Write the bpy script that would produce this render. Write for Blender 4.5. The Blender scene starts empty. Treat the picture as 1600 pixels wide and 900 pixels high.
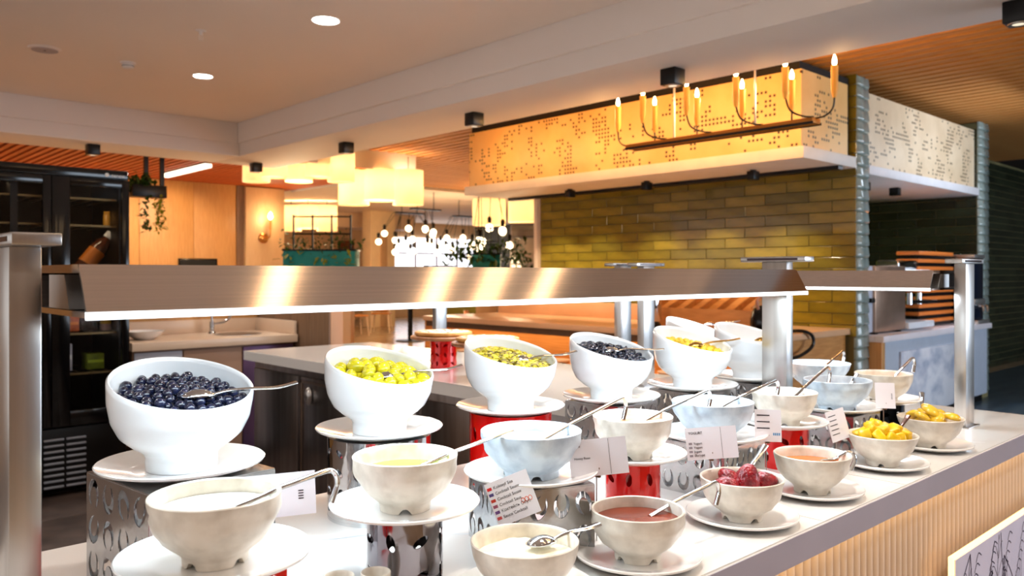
import bpy, bmesh, math, random
from mathutils import Vector, Matrix, noise
random.seed(7)
SC = bpy.context.scene
COL = SC.collection
PI = math.pi

# ------------------------------------------------------------------ camera
CAM_Z, FPX, HORIZON = 1.37, 1264.0, 428.0
YAW = math.atan2(1360.0, FPX)                 # angle between view axis and +X
FWD = Vector((math.cos(YAW), math.sin(YAW), 0)); RGT = Vector((math.sin(YAW), -math.cos(YAW), 0))
cam = bpy.data.cameras.new('camera'); cam_o = bpy.data.objects.new('camera', cam); COL.objects.link(cam_o)
cam.sensor_width = 36; cam.lens = 36 * FPX / 1600; cam.shift_y = -(450 - HORIZON) / 1600
cam_o.location = (0, 0, CAM_Z); cam_o.rotation_euler = (PI / 2, 0, YAW - PI / 2)
cam.clip_start = .02; cam.clip_end = 200
cam.dof.use_dof = True; cam.dof.focus_distance = 1.45; cam.dof.aperture_fstop = 6.5
SC.camera = cam_o

# ------------------------------------------------------------------ world and exposure
w = bpy.data.worlds.new('world'); SC.world = w; w.use_nodes = True
w.node_tree.nodes['Background'].inputs[0].default_value = (1.0, .95, .92, 1)
w.node_tree.nodes['Background'].inputs[1].default_value = .85
SC.view_settings.view_transform = 'Standard'; SC.view_settings.look = 'None'
SC.view_settings.gamma = 1; SC.view_settings.use_curve_mapping = False
SC.view_settings.exposure = .25

def lin(c): return tuple(((x / 12.92) if x <= .04045 else ((x + .055) / 1.055) ** 2.4) for x in c[:3])
def area(name, loc, size, energy, col, target=None, sizey=None):
    l = bpy.data.lights.new(name, 'AREA'); l.energy = energy; l.color = col
    l.shape = 'RECTANGLE'; l.size = size; l.size_y = sizey or size
    o = bpy.data.objects.new(name, l); COL.objects.link(o); o.location = loc
    if target: o.rotation_euler = (Vector(target) - Vector(loc)).to_track_quat('-Z', 'Y').to_euler()
    return o
def point(name, loc, energy, col, r=.03):
    l = bpy.data.lights.new(name, 'POINT'); l.energy = energy; l.color = col; l.shadow_soft_size = r
    o = bpy.data.objects.new(name, l); COL.objects.link(o); o.location = loc; return o
def spot(name, loc, energy, col, target, ang=80, r=.05):
    l = bpy.data.lights.new(name, 'SPOT'); l.energy = energy; l.color = col; l.spot_size = math.radians(ang); l.spot_blend = .6; l.shadow_soft_size = r
    o = bpy.data.objects.new(name, l); COL.objects.link(o); o.location = loc
    o.rotation_euler = (Vector(target) - Vector(loc)).to_track_quat('-Z', 'Y').to_euler(); return o
WARM = (1, .72, .42); AMBER = (1, .55, .2); COOL = (.80, .90, 1); NEUT = (1, .93, .85)
# cool light added as if from the unseen window behind the camera
area('cool_side_fill', (9.2, -4.3, 1.7), 7, 230, (.72, .84, 1), (9.2, 3, 1.2), 2.3)
# under-shelf light strips of the serving counter
area('shelf_light', (1.10, 1.06, 1.312), 1.62, 7.6, (.74, .90, 1), (1.10, 1.06, 0), .10)
area('shelf_light', (2.62, 1.5, 1.312), .08, 6, (.78, .90, 1), (2.62, 1.5, 0), 1.15)
area('shelf_light', (2.62, 2.87, 1.312), .08, 5, (.92, .95, 1), (2.62, 2.87, 0), 1.15)

# ------------------------------------------------------------------ materials
MATS = {}
def M(name, col=(.8, .8, .8), rough=.5, metal=0, col2=None, vs=6, vstretch=(1, 1, 1), bump=0, bs=40, emit=0, ecol=None, alpha=1, spec=.5, coat=0, aniso=0, thr=(.35, .65), detail=4):
    if name in MATS: return MATS[name]
    m = bpy.data.materials.new(name); m.use_nodes = True; nt = m.node_tree; b = nt.nodes['Principled BSDF']
    c = lin(col); b.inputs['Base Color'].default_value = (*c, 1); b.inputs['Roughness'].default_value = rough
    b.inputs['Metallic'].default_value = metal; b.inputs['Specular IOR Level'].default_value = spec
    b.inputs['Coat Weight'].default_value = coat; b.inputs['Alpha'].default_value = alpha
    if aniso: b.inputs['Anisotropic'].default_value = aniso
    tc = nt.nodes.new('ShaderNodeTexCoord'); mp = nt.nodes.new('ShaderNodeMapping'); mp.inputs['Scale'].default_value = vstretch
    nt.links.new(tc.outputs['Object'], mp.inputs[0])
    n = nt.nodes.new('ShaderNodeTexNoise'); n.inputs['Scale'].default_value = vs; n.inputs['Detail'].default_value = detail; nt.links.new(mp.outputs[0], n.inputs['Vector'])
    c2 = lin(col2) if col2 else tuple(x * .93 for x in c)
    r = nt.nodes.new('ShaderNodeValToRGB'); r.color_ramp.elements[0].position = thr[0]; r.color_ramp.elements[1].position = thr[1]
    r.color_ramp.elements[0].color = (*c2, 1); r.color_ramp.elements[1].color = (*c, 1)
    nt.links.new(n.outputs[0], r.inputs[0]); nt.links.new(r.outputs[0], b.inputs['Base Color'])
    if bump:
        n2 = nt.nodes.new('ShaderNodeTexNoise'); n2.inputs['Scale'].default_value = bs; nt.links.new(mp.outputs[0], n2.inputs['Vector'])
        bp = nt.nodes.new('ShaderNodeBump'); bp.inputs['Strength'].default_value = bump; bp.inputs['Distance'].default_value = .01
        nt.links.new(n2.outputs[0], bp.inputs['Height']); nt.links.new(bp.outputs[0], b.inputs['Normal'])
    if emit:
        b.inputs['Emission Color'].default_value = (*lin(ecol or col), 1); b.inputs['Emission Strength'].default_value = emit
    MATS[name] = m; return m
def glass(name, tint=(1, 1, 1), rough=.02, mixf=.88):
    if name in MATS: return MATS[name]
    m = bpy.data.materials.new(name); m.use_nodes = True; nt = m.node_tree; nt.nodes.clear()
    o = nt.nodes.new('ShaderNodeOutputMaterial'); t = nt.nodes.new('ShaderNodeBsdfTransparent'); g = nt.nodes.new('ShaderNodeBsdfGlossy'); mx = nt.nodes.new('ShaderNodeMixShader')
    t.inputs[0].default_value = (*tint, 1); g.inputs['Roughness'].default_value = rough; mx.inputs[0].default_value = 1 - mixf
    nt.links.new(t.outputs[0], mx.inputs[1]); nt.links.new(g.outputs[0], mx.inputs[2]); nt.links.new(mx.outputs[0], o.inputs[0]); MATS[name] = m; return m
def perforated_gold(name, ax):
    m = M(name, (.97, .80, .52), .45, 0, (.93, .74, .45), 3); nt = m.node_tree; b = nt.nodes['Principled BSDF']
    tc = nt.nodes.new('ShaderNodeTexCoord'); sx = nt.nodes.new('ShaderNodeSeparateXYZ'); nt.links.new(tc.outputs['Object'], sx.inputs[0])
    cb = nt.nodes.new('ShaderNodeCombineXYZ'); nt.links.new(sx.outputs[ax], cb.inputs[0]); nt.links.new(sx.outputs[2], cb.inputs[1])
    v = nt.nodes.new('ShaderNodeTexVoronoi'); v.inputs['Scale'].default_value = 27; v.inputs['Randomness'].default_value = .0; v.voronoi_dimensions = '2D'; nt.links.new(cb.outputs[0], v.inputs['Vector'])
    lt = nt.nodes.new('ShaderNodeMath'); lt.operation = 'LESS_THAN'; lt.inputs[1].default_value = .31; nt.links.new(v.outputs['Distance'], lt.inputs[0])
    n = nt.nodes.new('ShaderNodeTexNoise'); n.noise_dimensions = '2D'; n.inputs['Scale'].default_value = 4.2; n.inputs['Detail'].default_value = 9; n.inputs['Roughness'].default_value = .85; nt.links.new(cb.outputs[0], n.inputs['Vector'])
    # whole holes come and go: noise sampled per cell
    nt.links.new(v.outputs['Position'], n.inputs['Vector'])
    gt = nt.nodes.new('ShaderNodeMath'); gt.operation = 'GREATER_THAN'; gt.inputs[1].default_value = .535; nt.links.new(n.outputs[0], gt.inputs[0])
    mu = nt.nodes.new('ShaderNodeMath'); mu.operation = 'MULTIPLY'; nt.links.new(lt.outputs[0], mu.inputs[0]); nt.links.new(gt.outputs[0], mu.inputs[1])
    mx = nt.nodes.new('ShaderNodeMix'); mx.data_type = 'RGBA'; old = b.inputs['Base Color'].links[0].from_socket
    nt.links.new(mu.outputs[0], mx.inputs[0]); nt.links.new(old, mx.inputs[6]); mx.inputs[7].default_value = (.05, .025, .008, 1)
    nt.links.new(mx.outputs[2], b.inputs['Base Color']); return m

white_gloss = M('white_porcelain', (.95, .96, .97), .16, 0, (.92, .935, .95), 3, coat=.3)
plate_m = M('plate_glaze', (.95, .94, .93), .14, 0, (.91, .90, .88), 5, coat=.4)
stone_m = M('stoneware', (.93, .90, .85), .30, 0, (.80, .76, .70), 26, bump=.12, bs=30, thr=(.3, .6))
stone_bluelit_m = M('stoneware_bluelit', (.82, .87, .91), .33, 0, (.66, .72, .78), 30, bump=.12, bs=30, thr=(.28, .6))  # white stoneware with the counter's bluish light put into its colour
steel = M('brushed_steel', (.80, .79, .78), .30, 1, (.74, .73, .72), 60, (1, 1, .02), aniso=.5)
shelf_steel = M('shelf_steel', (.86, .81, .78), .10, 1, (.82, .77, .74), 40, (.05, 1, 12))
dark_steel = M('counter_steel', (.62, .59, .58), .30, 1, (.52, .49, .48), 20, (1, 1, .05))
chrome = M('polished_steel', (.88, .89, .90), .08, 1, (.80, .81, .83), 9, bump=.10, bs=22)
perf_steel = M('perforated_steel', (.80, .80, .80), .20, 1, (.72, .72, .73), 12, bump=.05)
red_gloss = M('red_lacquer', (.90, .04, .03), .12, .15, (.82, .02, .02), 8, coat=.6)
black_m = M('black_metal', (.035, .03, .03), .35, .3)
black_gl = M('black_gloss', (.02, .02, .025), .12)
card_m = M('card_paper', (.95, .94, .97), .45)
ink = M('print_ink', (.13, .12, .18), .6)
ink_o = M('print_orange', (.93, .40, .22), .6)
marble = M('counter_quartz', (.90, .885, .87), .12, 0, (.885, .87, .85), 1.2, coat=.3)
marble_edge = M('counter_edge', (.64, .60, .63), .35, 0, (.60, .56, .58), 2)
ceil_m = M('ceiling_paint', (.93, .885, .85), .8, 0, (.92, .875, .84), 1)
soffit_m = M('soffit_paint', (.92, .89, .87), .75, 0, (.91, .88, .86), 1)
wood_wall = M('oak_panel', (.80, .60, .36), .45, 0, (.72, .51, .28), 9, (14, 14, .6), thr=(.3, .7))
wood_dark = M('walnut_panel', (.52, .40, .30), .45, 0, (.44, .33, .24), 9, (12, 12, .5), thr=(.3, .7))
slat_m = M('slat_wood', (.84, .60, .34), .65, 0, (.74, .49, .25), 6, (8, .5, 8), spec=.2)
slat_red = M('slat_redwood', (.86, .44, .20), .5, 0, (.76, .36, .15), 6, (8, .5, 8))
slat_back = M('slat_backing', (.20, .12, .07), .8)
tile_m = [M('olive_tile_%d' % i, c, .18, 0, tuple(x * .86 for x in c), 5, (1, 1, 3), bump=.1, bs=7, coat=.3) for i, c in enumerate([(.55, .49, .16), (.50, .45, .14), (.58, .52, .18), (.46, .42, .15)])]
grout_m = M('olive_grout', (.46, .43, .28), .8)
tile_end = M('tile_end_glaze', (.62, .68, .66), .15, 0, (.50, .56, .54), 8, coat=.5)
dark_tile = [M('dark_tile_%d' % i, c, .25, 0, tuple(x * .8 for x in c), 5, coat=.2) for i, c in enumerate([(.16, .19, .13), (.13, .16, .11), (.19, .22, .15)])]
floor_black = [M('slate_tile_%d' % i, c, .38, 0, tuple(x * .75 for x in c), 7, bump=.08, bs=18) for i, c in enumerate([(.33, .275, .25), (.37, .31, .285), (.30, .25, .225)])]
floor_m = M('floor_stone', (.72, .62, .50), .22, 0, (.66, .56, .44), 2)
floor_blue = M('floor_slate', (.30, .36, .40), .3, 0, (.22, .28, .33), 3, (.5, 3, 1))
grout_dark = M('floor_joint', (.55, .48, .43), .8)
cream_shade = M('lampshade', (.96, .84, .64), .7, emit=.75, ecol=(1, .86, .62))
warm_bulb = M('warm_bulb', (1, .92, .75), .3, emit=22, ecol=(1, .88, .66))
led_warm = M('led_warm', (1, .8, .5), .4, emit=2.4, ecol=(1, .82, .54))
led_cool = M('led_cool', (1, 1, 1), .4, emit=1.7, ecol=(.92, .97, 1))
teal_m = M('teal_paint', (.06, .56, .55), .5)
leaf_m = M('leaf', (.28, .42, .10), .5, 0, (.14, .26, .05), 30)
leaf_y = M('leaf_yellow', (.66, .66, .12), .5, 0, (.50, .52, .08), 30)

# ------------------------------------------------------------------ helpers
def link(o, parent=None):
    COL.objects.link(o)
    if parent is not None: o.parent = parent
    return o
def tag(o, label, cat, group=None, kind=None):
    o['label'] = label; o['category'] = cat
    if group: o['group'] = group
    if kind: o['kind'] = kind
    return o
def struct(o, label=None):
    o['kind'] = 'structure'
    if label: o['label'] = label
    return o
def thing(name, label, cat, loc=(0, 0, 0), rz=0, group=None):
    o = bpy.data.objects.new(name, None); COL.objects.link(o); o.location = loc; o.rotation_euler = (0, 0, rz); o.empty_display_size = .05
    return tag(o, label, cat, group)
def from_bm(name, bm, mat, parent=None, smooth=True, loc=None, ang=40):
    me = bpy.data.meshes.new(name); bm.normal_update(); bm.to_mesh(me); bm.free(); me.materials.append(mat)
    if smooth:
        for p in me.polygons: p.use_smooth = True
        try: me.set_sharp_from_angle(angle=math.radians(ang))
        except Exception: pass
    o = bpy.data.objects.new(name, me); link(o, parent)
    if loc: o.location = loc
    return o
def mesh_obj(name, v, f, mat, parent=None, smooth=False, loc=None):
    me = bpy.data.meshes.new(name); me.from_pydata([tuple(x) for x in v], [], f); me.update(); me.materials.append(mat)
    if smooth:
        for p in me.polygons: p.use_smooth = True
        try: me.set_sharp_from_angle(angle=math.radians(45))
        except Exception: pass
    o = bpy.data.objects.new(name, me); link(o, parent)
    if loc: o.location = loc
    return o
def bbox(bm, lo, hi, bev=0, rot=None):
    c = [(a + b) / 2 for a, b in zip(lo, hi)]; s = [b - a for a, b in zip(lo, hi)]
    mat = Matrix.Translation(c) @ (rot.to_4x4() if rot else Matrix()) @ Matrix.Diagonal((*s, 1))
    r = bmesh.ops.create_cube(bm, size=1, matrix=mat)
    if bev:
        es = list({e for v in r['verts'] for e in v.link_edges})
        bmesh.ops.bevel(bm, geom=es, offset=bev, segments=2, affect='EDGES', profile=.5)
def box(name, lo, hi, mat, parent=None, bev=0.002, rot=None):
    bm = bmesh.new(); bbox(bm, lo, hi, bev, rot); return from_bm(name, bm, mat, parent, bool(bev), None, 25)
def inst(name, me, parent, loc=(0, 0, 0), rot=(0, 0, 0), scale=(1, 1, 1)):
    o = bpy.data.objects.new(name, me); link(o, parent); o.location = loc; o.rotation_euler = rot; o.scale = scale; return o
def lathe_bm(prof, n=48, bm=None, off=(0, 0, 0), rfun=None):
    bm = bm or bmesh.new(); rings = []
    for r, z in prof:
        if r < 1e-6: rings.append([bm.verts.new((off[0], off[1], off[2] + z))])
        else: rings.append([bm.verts.new((off[0] + (r + (rfun(2 * PI * k / n, z) if rfun else 0)) * math.cos(2 * PI * k / n), off[1] + (r + (rfun(2 * PI * k / n, z) if rfun else 0)) * math.sin(2 * PI * k / n), off[2] + z)) for k in range(n)])
    for a, b in zip(rings, rings[1:]):
        for k in range(n):
            k2 = (k + 1) % n
            if len(a) == 1 and len(b) == 1: continue
            if len(a) == 1: bm.faces.new((a[0], b[k2], b[k]))
            elif len(b) == 1: bm.faces.new((a[k], a[k2], b[0]))
            else: bm.faces.new((a[k], a[k2], b[k2], b[k]))
    return bm
def lathe(name, prof, mat, parent=None, n=48, loc=None, rfun=None): 
    bm = lathe_bm(prof, n, rfun=rfun); bmesh.ops.recalc_face_normals(bm, faces=bm.faces); return from_bm(name, bm, mat, parent, loc=loc)
def smooth_path(pts, k=6):
    P = [Vector(p) for p in pts]; out = []
    for i in range(len(P) - 1):
        p0, p1, p2, p3 = P[max(i - 1, 0)], P[i], P[i + 1], P[min(i + 2, len(P) - 1)]
        for j in range(k):
            t = j / k; out.append(.5 * ((2 * p1) + (p2 - p0) * t + (2 * p0 - 5 * p1 + 4 * p2 - p3) * t * t + (3 * p1 - p0 - 3 * p2 + p3) * t ** 3))
    return out + [P[-1]]
def tube_bm(path, rad, n=8, bm=None, flat=1.0, cap=True):
    bm = bm or bmesh.new(); P = [Vector(p) for p in path]; rings = []
    R = rad if callable(rad) else (lambda t: rad)
    t0 = (P[1] - P[0]).normalized(); up = Vector((0, 0, 1)) if abs(t0.z) < .9 else Vector((1, 0, 0))
    for i, p in enumerate(P):
        t = (P[min(i + 1, len(P) - 1)] - P[max(i - 1, 0)]).normalized()
        s = t.cross(up)
        if s.length < 1e-4: s = t.cross(Vector((0, 1, 0)))
        s.normalize(); u = s.cross(t).normalized(); up = u
        r = R(i / (len(P) - 1)); r = r if isinstance(r, tuple) else (r, r * flat)
        rings.append([bm.verts.new(p + s * r[0] * math.cos(2 * PI * k / n) + u * r[1] * math.sin(2 * PI * k / n)) for k in range(n)])
    for a, b in zip(rings, rings[1:]):
        for k in range(n): bm.faces.new((a[k], a[(k + 1) % n], b[(k + 1) % n], b[k]))
    if cap: bm.faces.new(rings[0][::-1]); bm.faces.new(rings[-1])
    return bm
def tube(name, path, rad, mat, parent=None, n=8, flat=1.0):
    bm = tube_bm(path, rad, n, flat=flat); bmesh.ops.recalc_face_normals(bm, faces=bm.faces); return from_bm(name, bm, mat, parent)
def at_z(u, v, z):
    d = (CAM_Z - z) * FPX / (v - HORIZON); p = FWD * d + RGT * ((u - 800) / FPX * d); return Vector((p.x, p.y, z))
def at_y(u, v, Y):
    r = FWD + RGT * ((u - 800) / FPX); d = Y / r.y; return Vector((r.x * d, Y, CAM_Z - (v - HORIZON) / FPX * d))
def at_x(u, v, X):
    r = FWD + RGT * ((u - 800) / FPX); d = X / r.x; return Vector((X, r.y * d, CAM_Z - (v - HORIZON) / FPX * d))
def at_d(u, v, d):
    p = FWD * d + RGT * ((u - 800) / FPX * d); return Vector((p.x, p.y, CAM_Z - (v - HORIZON) / FPX * d))
def text_mesh(name, s, size, mat, parent, loc, rot=(0, 0, 0), align='LEFT'):
    cu = bpy.data.curves.new(name, 'FONT'); cu.body = s; cu.size = size; cu.align_x = align; cu.extrude = .0002; cu.resolution_u = 2
    t = bpy.data.objects.new(name + '_curve', cu); COL.objects.link(t); bpy.context.view_layer.update()
    me = bpy.data.meshes.new_from_object(t.evaluated_get(bpy.context.evaluated_depsgraph_get()))
    bpy.data.objects.remove(t); bpy.data.curves.remove(cu); me.materials.clear(); me.materials.append(mat)
    return inst(name, me, parent, loc, rot)
def perforated(name, nc, nr, cw, ch, hole, mapf, mat, parent, thick=.0015, nseg=4):
    bm = bmesh.new()
    for i in range(nc):
        for j in range(nr):
            x0, z0 = i * cw, j * ch; o = []
            for k in range(nseg): o.append((x0 + cw * k / nseg, z0))
            for k in range(nseg): o.append((x0 + cw, z0 + ch * k / nseg))
            for k in range(nseg): o.append((x0 + cw - cw * k / nseg, z0 + ch))
            for k in range(nseg): o.append((x0, z0 + ch - ch * k / nseg))
            es = []
            for lp in [o] + [[(x0 + cw / 2 + a, z0 + ch / 2 + b) for a, b in h] for h in hole(i, j)]:
                vs = [bm.verts.new((a, 0, b)) for a, b in lp]
                es += [bm.edges.new((vs[q], vs[(q + 1) % len(vs)])) for q in range(len(vs))]
            bmesh.ops.triangle_fill(bm, use_beauty=True, use_dissolve=False, edges=es, normal=(0, -1, 0))
    bmesh.ops.remove_doubles(bm, verts=bm.verts, dist=1e-5)
    bmesh.ops.recalc_face_normals(bm, faces=bm.faces)
    for v in bm.verts: v.co = Vector(mapf(v.co.x, v.co.z))
    o = from_bm(name, bm, mat, parent, True)
    s = o.modifiers.new('thickness', 'SOLIDIFY'); s.thickness = thick; s.offset = 0
    e = o.modifiers.new('split', 'EDGE_SPLIT'); e.split_angle = math.radians(38)
    return o
def ellipse_hole(a, b, rot, n=14):
    return [[(a * math.cos(t) * math.cos(rot) - b * math.sin(t) * math.sin(rot), a * math.cos(t) * math.sin(rot) + b * math.sin(t) * math.cos(rot)) for t in [2 * PI * k / n for k in range(n)]]]
def horseshoe_hole(rx, rz, rot, gap=.75, n=14):
    out = []; inn = []
    for k in range(n + 1):
        t = -PI / 2 + gap / 2 + (2 * PI - gap) * k / n          # opening at the bottom
        out.append((rx * math.cos(t), rz * math.sin(t)))
        wgt = max(.0, math.sin(PI * k / n)) ** .6
        f = 1 - .52 * wgt - .03
        inn.append((rx * f * math.cos(t), rz * f * math.sin(t)))
    lp = out + inn[::-1]
    return [[(a * math.cos(rot) - b * math.sin(rot), a * math.sin(rot) + b * math.cos(rot)) for a, b in lp]]
def blob_foliage(name, parent, mat, pts, n, spread, size, seed=1, droop=0):
    rnd = random.Random(seed); v = []; f = []
    for k in range(n):
        p = Vector(rnd.choice(pts)) + Vector((rnd.gauss(0, spread[0]), rnd.gauss(0, spread[1]), rnd.gauss(0, spread[2]) - droop * rnd.random()))
        q = Matrix.Rotation(rnd.random() * 6.28, 3, 'Z') @ Matrix.Rotation(rnd.uniform(-1.2, 1.2), 3, 'X'); s = size * rnd.uniform(.6, 1.3); b = len(v)
        for a in ((0, -.5, 0), (.28, 0, .08), (0, .6, -.05), (-.28, 0, .08)): v.append(p + q @ (Vector(a) * s))
        f += [(b, b + 1, b + 2), (b, b + 2, b + 3)]
    return mesh_obj(name, v, f, mat, parent)

# ================================================================== THE ROOM
# floor with laid tiles in the staff aisle
fl = struct(box('floor', (-6, -5, -.12), (26, 22, -.012), grout_dark, bev=0), 'stone floor of the restaurant')
tw, th = .60, .60
tme = []
for m in floor_black:
    bm = bmesh.new(); bbox(bm, (.003, .003, -.011), (tw - .003, th - .003, 0), .0015); o = from_bm('floor_tile', bm, m, fl); tme.append(o)
first = True
for i in range(6):
    for j in range(8):
        k = (i * 7 + j * 3) % 3; x, y = -.9 + i * tw, 1.45 + j * th
        if not any(o is None for o in tme) and tme[k].location.length == 0 and (x, y) != (0, 0): tme[k].location = (x, y, 0)
        else: inst('floor_tile', tme[k].data, fl, (x, y, 0))
box('floor_field', (-6, -5, -.012), (2.69, 1.44, 0), floor_m, fl, bev=0)
box('floor_field', (2.70, -5, -.012), (26, 3.7, 0), floor_blue, fl, bev=0)
box('floor_field', (2.70, 3.7, -.012), (26, 22, 0), floor_m, fl, bev=0)
box('floor_field', (-6, 6.25, -.012), (2.69, 22, 0), floor_m, fl, bev=0)

# coffered plaster ceiling: soffit z 2.67, ledge 2.81, field 3.03
CX, CY = 3.88, 8.6
ce = struct(box('ceiling', (-6, -5, 3.03), (CX + .2, CY + .2, 3.10), ceil_m, bev=0), 'white plaster ceiling field inside the coffer')
struct(box('trim_1', (CX, -5, 2.67), (CX + .77, CY + .7, 3.09), soffit_m, bev=.004), 'dropped plaster beam along the coffer')
struct(box('trim_2', (-6, CY, 2.67), (CX, CY + .7, 3.09), soffit_m, bev=.004), 'dropped plaster soffit at the far side of the coffer')
struct(box('trim_3', (CX - .035, -5, 2.81), (CX, CY, 3.03), soffit_m, bev=.004), 'upper step of the coffer along the beam')
struct(box('trim_4', (-6, CY - .035, 2.81), (CX - .035, CY, 3.03), soffit_m, bev=.004), 'upper step of the coffer at the far side')

# slatted wooden ceilings
def slat_ceiling(name, label, x0, x1, y0, y1, z, pitch, wd, mat, back):
    c = struct(box(name, (x0, y0, z + .06), (x1, y1, z + .12), back, bev=0), label)
    bm = bmesh.new(); bbox(bm, (0, 0, 0), (wd, y1 - y0, .05), 0); s = from_bm('ceiling_slat', bm, mat, c, False); me = s.data; s.location = (x0, y0, z)
    for i in range(1, int((x1 - x0 - wd) / pitch) + 1): inst('ceiling_slat', me, c, (x0 + i * pitch, y0, z))
    return c
slat_ceiling('ceiling_slatted_wood', 'slatted wooden ceiling over the cooking hood', CX + .78, 13.5, -4.8, 9.3, 3.04, .15, .095, slat_m, slat_back)
slat_ceiling('ceiling_slatted_wood', 'slatted wooden ceiling behind the cooking hood', 6.80, 13.5, 9.31, 12.5, 3.04, .15, .095, slat_m, slat_back)
slat_ceiling('ceiling_slatted_redwood', 'reddish slatted ceiling above the bottle fridge', -.6, 6.75, CY + .71, 12.9, 2.80, .10, .055, slat_red, slat_back)
struct(box('ceiling_dining', (-4, 12.6, 3.0), (26, 22, 3.08), M('dining_ceiling', (.95, .86, .78), .8), bev=0), 'pale ceiling of the dining room beyond')
struct(box('ceiling_left', (-6, CY + .71, 2.95), (-.61, 13.0, 3.0), slat_back, bev=0), 'dark ceiling at the far left')
struct(box('ceiling_right', (13.6, -5, 3.05), (26, 12.55, 3.1), slat_back, bev=0), 'dark ceiling at the far right')

struct(box('trim_6', (CX + .78, 9.302, 2.79), (6.79, 9.308, 3.18), soffit_m, bev=0), 'bulkhead between the two slatted ceilings')
struct(box('trim_7', (6.752, 9.309, 2.79), (6.79, 12.9, 3.18), soffit_m, bev=0), 'side bulkhead of the reddish ceiling')
struct(box('ceiling_void', (-6, CY + .3, 3.19), (14, 13.2, 3.22), slat_back, bev=0), 'dark void above the slatted ceilings')
# far dining-room wall with a bright window
FW = 21.0
wf = struct(box('wall_far', (2, FW, 0), (26, FW + .2, 3.0), M('far_wall', (.93, .78, .60), .7), bev=0), 'warm cream wall at the far end of the dining room')
wl, wr = at_y(612, 400, FW).x, at_y(742, 400, FW).x
wn = struct(box('window_1', (wl, FW - .06, .5), (wr, FW - .01, 2.52), M('window_day', (1, 1, 1), .4, emit=2.0, ecol=(.95, .96, 1)), bev=0), 'bright daylit window at the far end')
nb = 4
for k in range(nb + 1): box('window_mullion', (wl + (wr - wl) * k / nb - .03, FW - .1, .5), (wl + (wr - wl) * k / nb + .03, FW - .05, 2.52), M('mullion', (.78, .74, .76), .5), wn, bev=0)
box('window_transom', (wl, FW - .1, 2.0), (wr, FW - .05, 2.05), MATS['mullion'], wn, bev=0)
a, b = at_y(566, 400, FW - 3).x, at_y(604, 400, FW - 3).x
cl = struct(box('wall_column', (a, FW - 3.4, 0), (b, FW - 3, 3.0), M('column_paint', (.97, .86, .70), .6), bev=.01), 'cream column in the dining room')
box('column_flute', ((a * .62 + b * .38), FW - 3.46, 0), ((a * .38 + b * .62), FW - 3.4, 2.4), M('column_groove', (.80, .64, .48), .6), cl, bev=.01)
a, b = at_y(536, 380, FW - .3).x, at_y(556, 380, FW - .3).x
struct(box('door_1', (a, FW - .2, 0), (b, FW - .02, 2.35), M('brown_door', (.50, .26, .10), .5), bev=.005), 'brown wooden door far away beside the column')
struct(box('trim_5', (2.5, FW - 2.2, 2.62), (a + 1.2, FW - 1.2, 3.0), M('far_soffit', (.96, .83, .70), .7), bev=0), 'pale bulkhead in front of the far wall')
struct(box('wall_right', (18, -5, 0), (18.2, FW, 3.05), M('right_wall', (.30, .28, .22), .7), bev=0), 'dark wall far to the right')

# low oak partition behind the sink, tall oak wall farther back
WY = 6.2
wb = struct(box('wall_partition', (-3, WY, 0), (3.06, WY + .12, 1.29), wood_wall, bev=0), 'low oak partition behind the sink')
for x0, x1 in [(-3, .2), (.2, 1.2), (1.2, 1.95), (1.95, 2.945)]: box('wall_panel', (x0 + .002, WY - .010, 0), (x1 - .002, WY, 1.29), wood_wall, wb, bev=.0015)
OY = 12.6; OZ = 2.80
owl = struct(box('wall_back', (-4, OY, 0), (6.42, OY + .15, OZ), wood_wall, bev=0), 'tall oak panelled wall under the reddish ceiling')
pil = at_y(380, 300, OY).x
xs = [-4, -2.5, -1, .3, 1.6, at_y(217, 300, OY).x, (at_y(217, 300, OY).x + pil) / 2, pil - .12]
for x0, x1 in zip(xs, xs[1:]): box('wall_panel', (x0 + .004, OY - .015, 0), (x1 - .004, OY, OZ), wood_wall, owl, bev=.002)
box('wall_panel', (pil, OY - .10, 0), (6.42, OY, OZ - .02), M('oak_light', (.86, .72, .54), .45, 0, (.80, .65, .46), 9, (14, 14, .6), thr=(.3, .7)), owl, bev=.003)
box('corner_strip', (pil - .118, OY - .03, 0), (pil - .002, OY, OZ), wood_dark, owl, bev=0)
# low walnut wing wall
ww = struct(box('wall_wing', (2.96, 5.07, 0), (3.06, WY - .012, 1.27), M('wing_core', (.80, .62, .48), .5), bev=.002), 'low walnut partition at the end of the sink')
for k in range(4): box('wall_panel', (2.948, 5.075 + k * .277, 0), (2.96, 5.075 + k * .277 + .274, 1.27), wood_dark, ww, bev=.001)

# olive tiled wall under the hood, with glazed end
AX, AY0, AY1 = 6.74, 3.0, 6.75
def tile_wall(name, label, org, du, nu, dv, nv, tl, tht, mats, core, axis, dep=.012, skip=None):
    """tiles laid in running bond on a plane: axis 'y' = wall facing -X, 'x' = wall facing -Y"""
    cache = {}
    def get(L, m):
        key = (round(L, 4), m.name)
        if key not in cache:
            bm = bmesh.new()
            if axis == 'y': bbox(bm, (-dep, .003, .003), (0, L - .003, tht - .003), .002)
            else: bbox(bm, (.003, -dep, .003), (L - .003, 0, tht - .003), .002)
            me = bpy.data.meshes.new('wall_tile'); bm.to_mesh(me); bm.free(); me.materials.append(m); cache[key] = me
        return cache[key]
    rnd = random.Random(len(name)); Ltot = nu
    for r in range(nv):
        p = -tl / 2 if r % 2 else 0
        while p < Ltot - 1e-6:
            a, b = max(p, 0), min(p + tl, Ltot); p += tl
            if b - a < .02: continue
            m = mats[min(int(rnd.random() * len(mats)), len(mats) - 1)]
            loc = (org[0], org[1] + a, org[2] + r * tht) if axis == 'y' else (org[0] + a, org[1], org[2] + r * tht)
            inst('wall_tile', get(b - a, m), core, loc)
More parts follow.
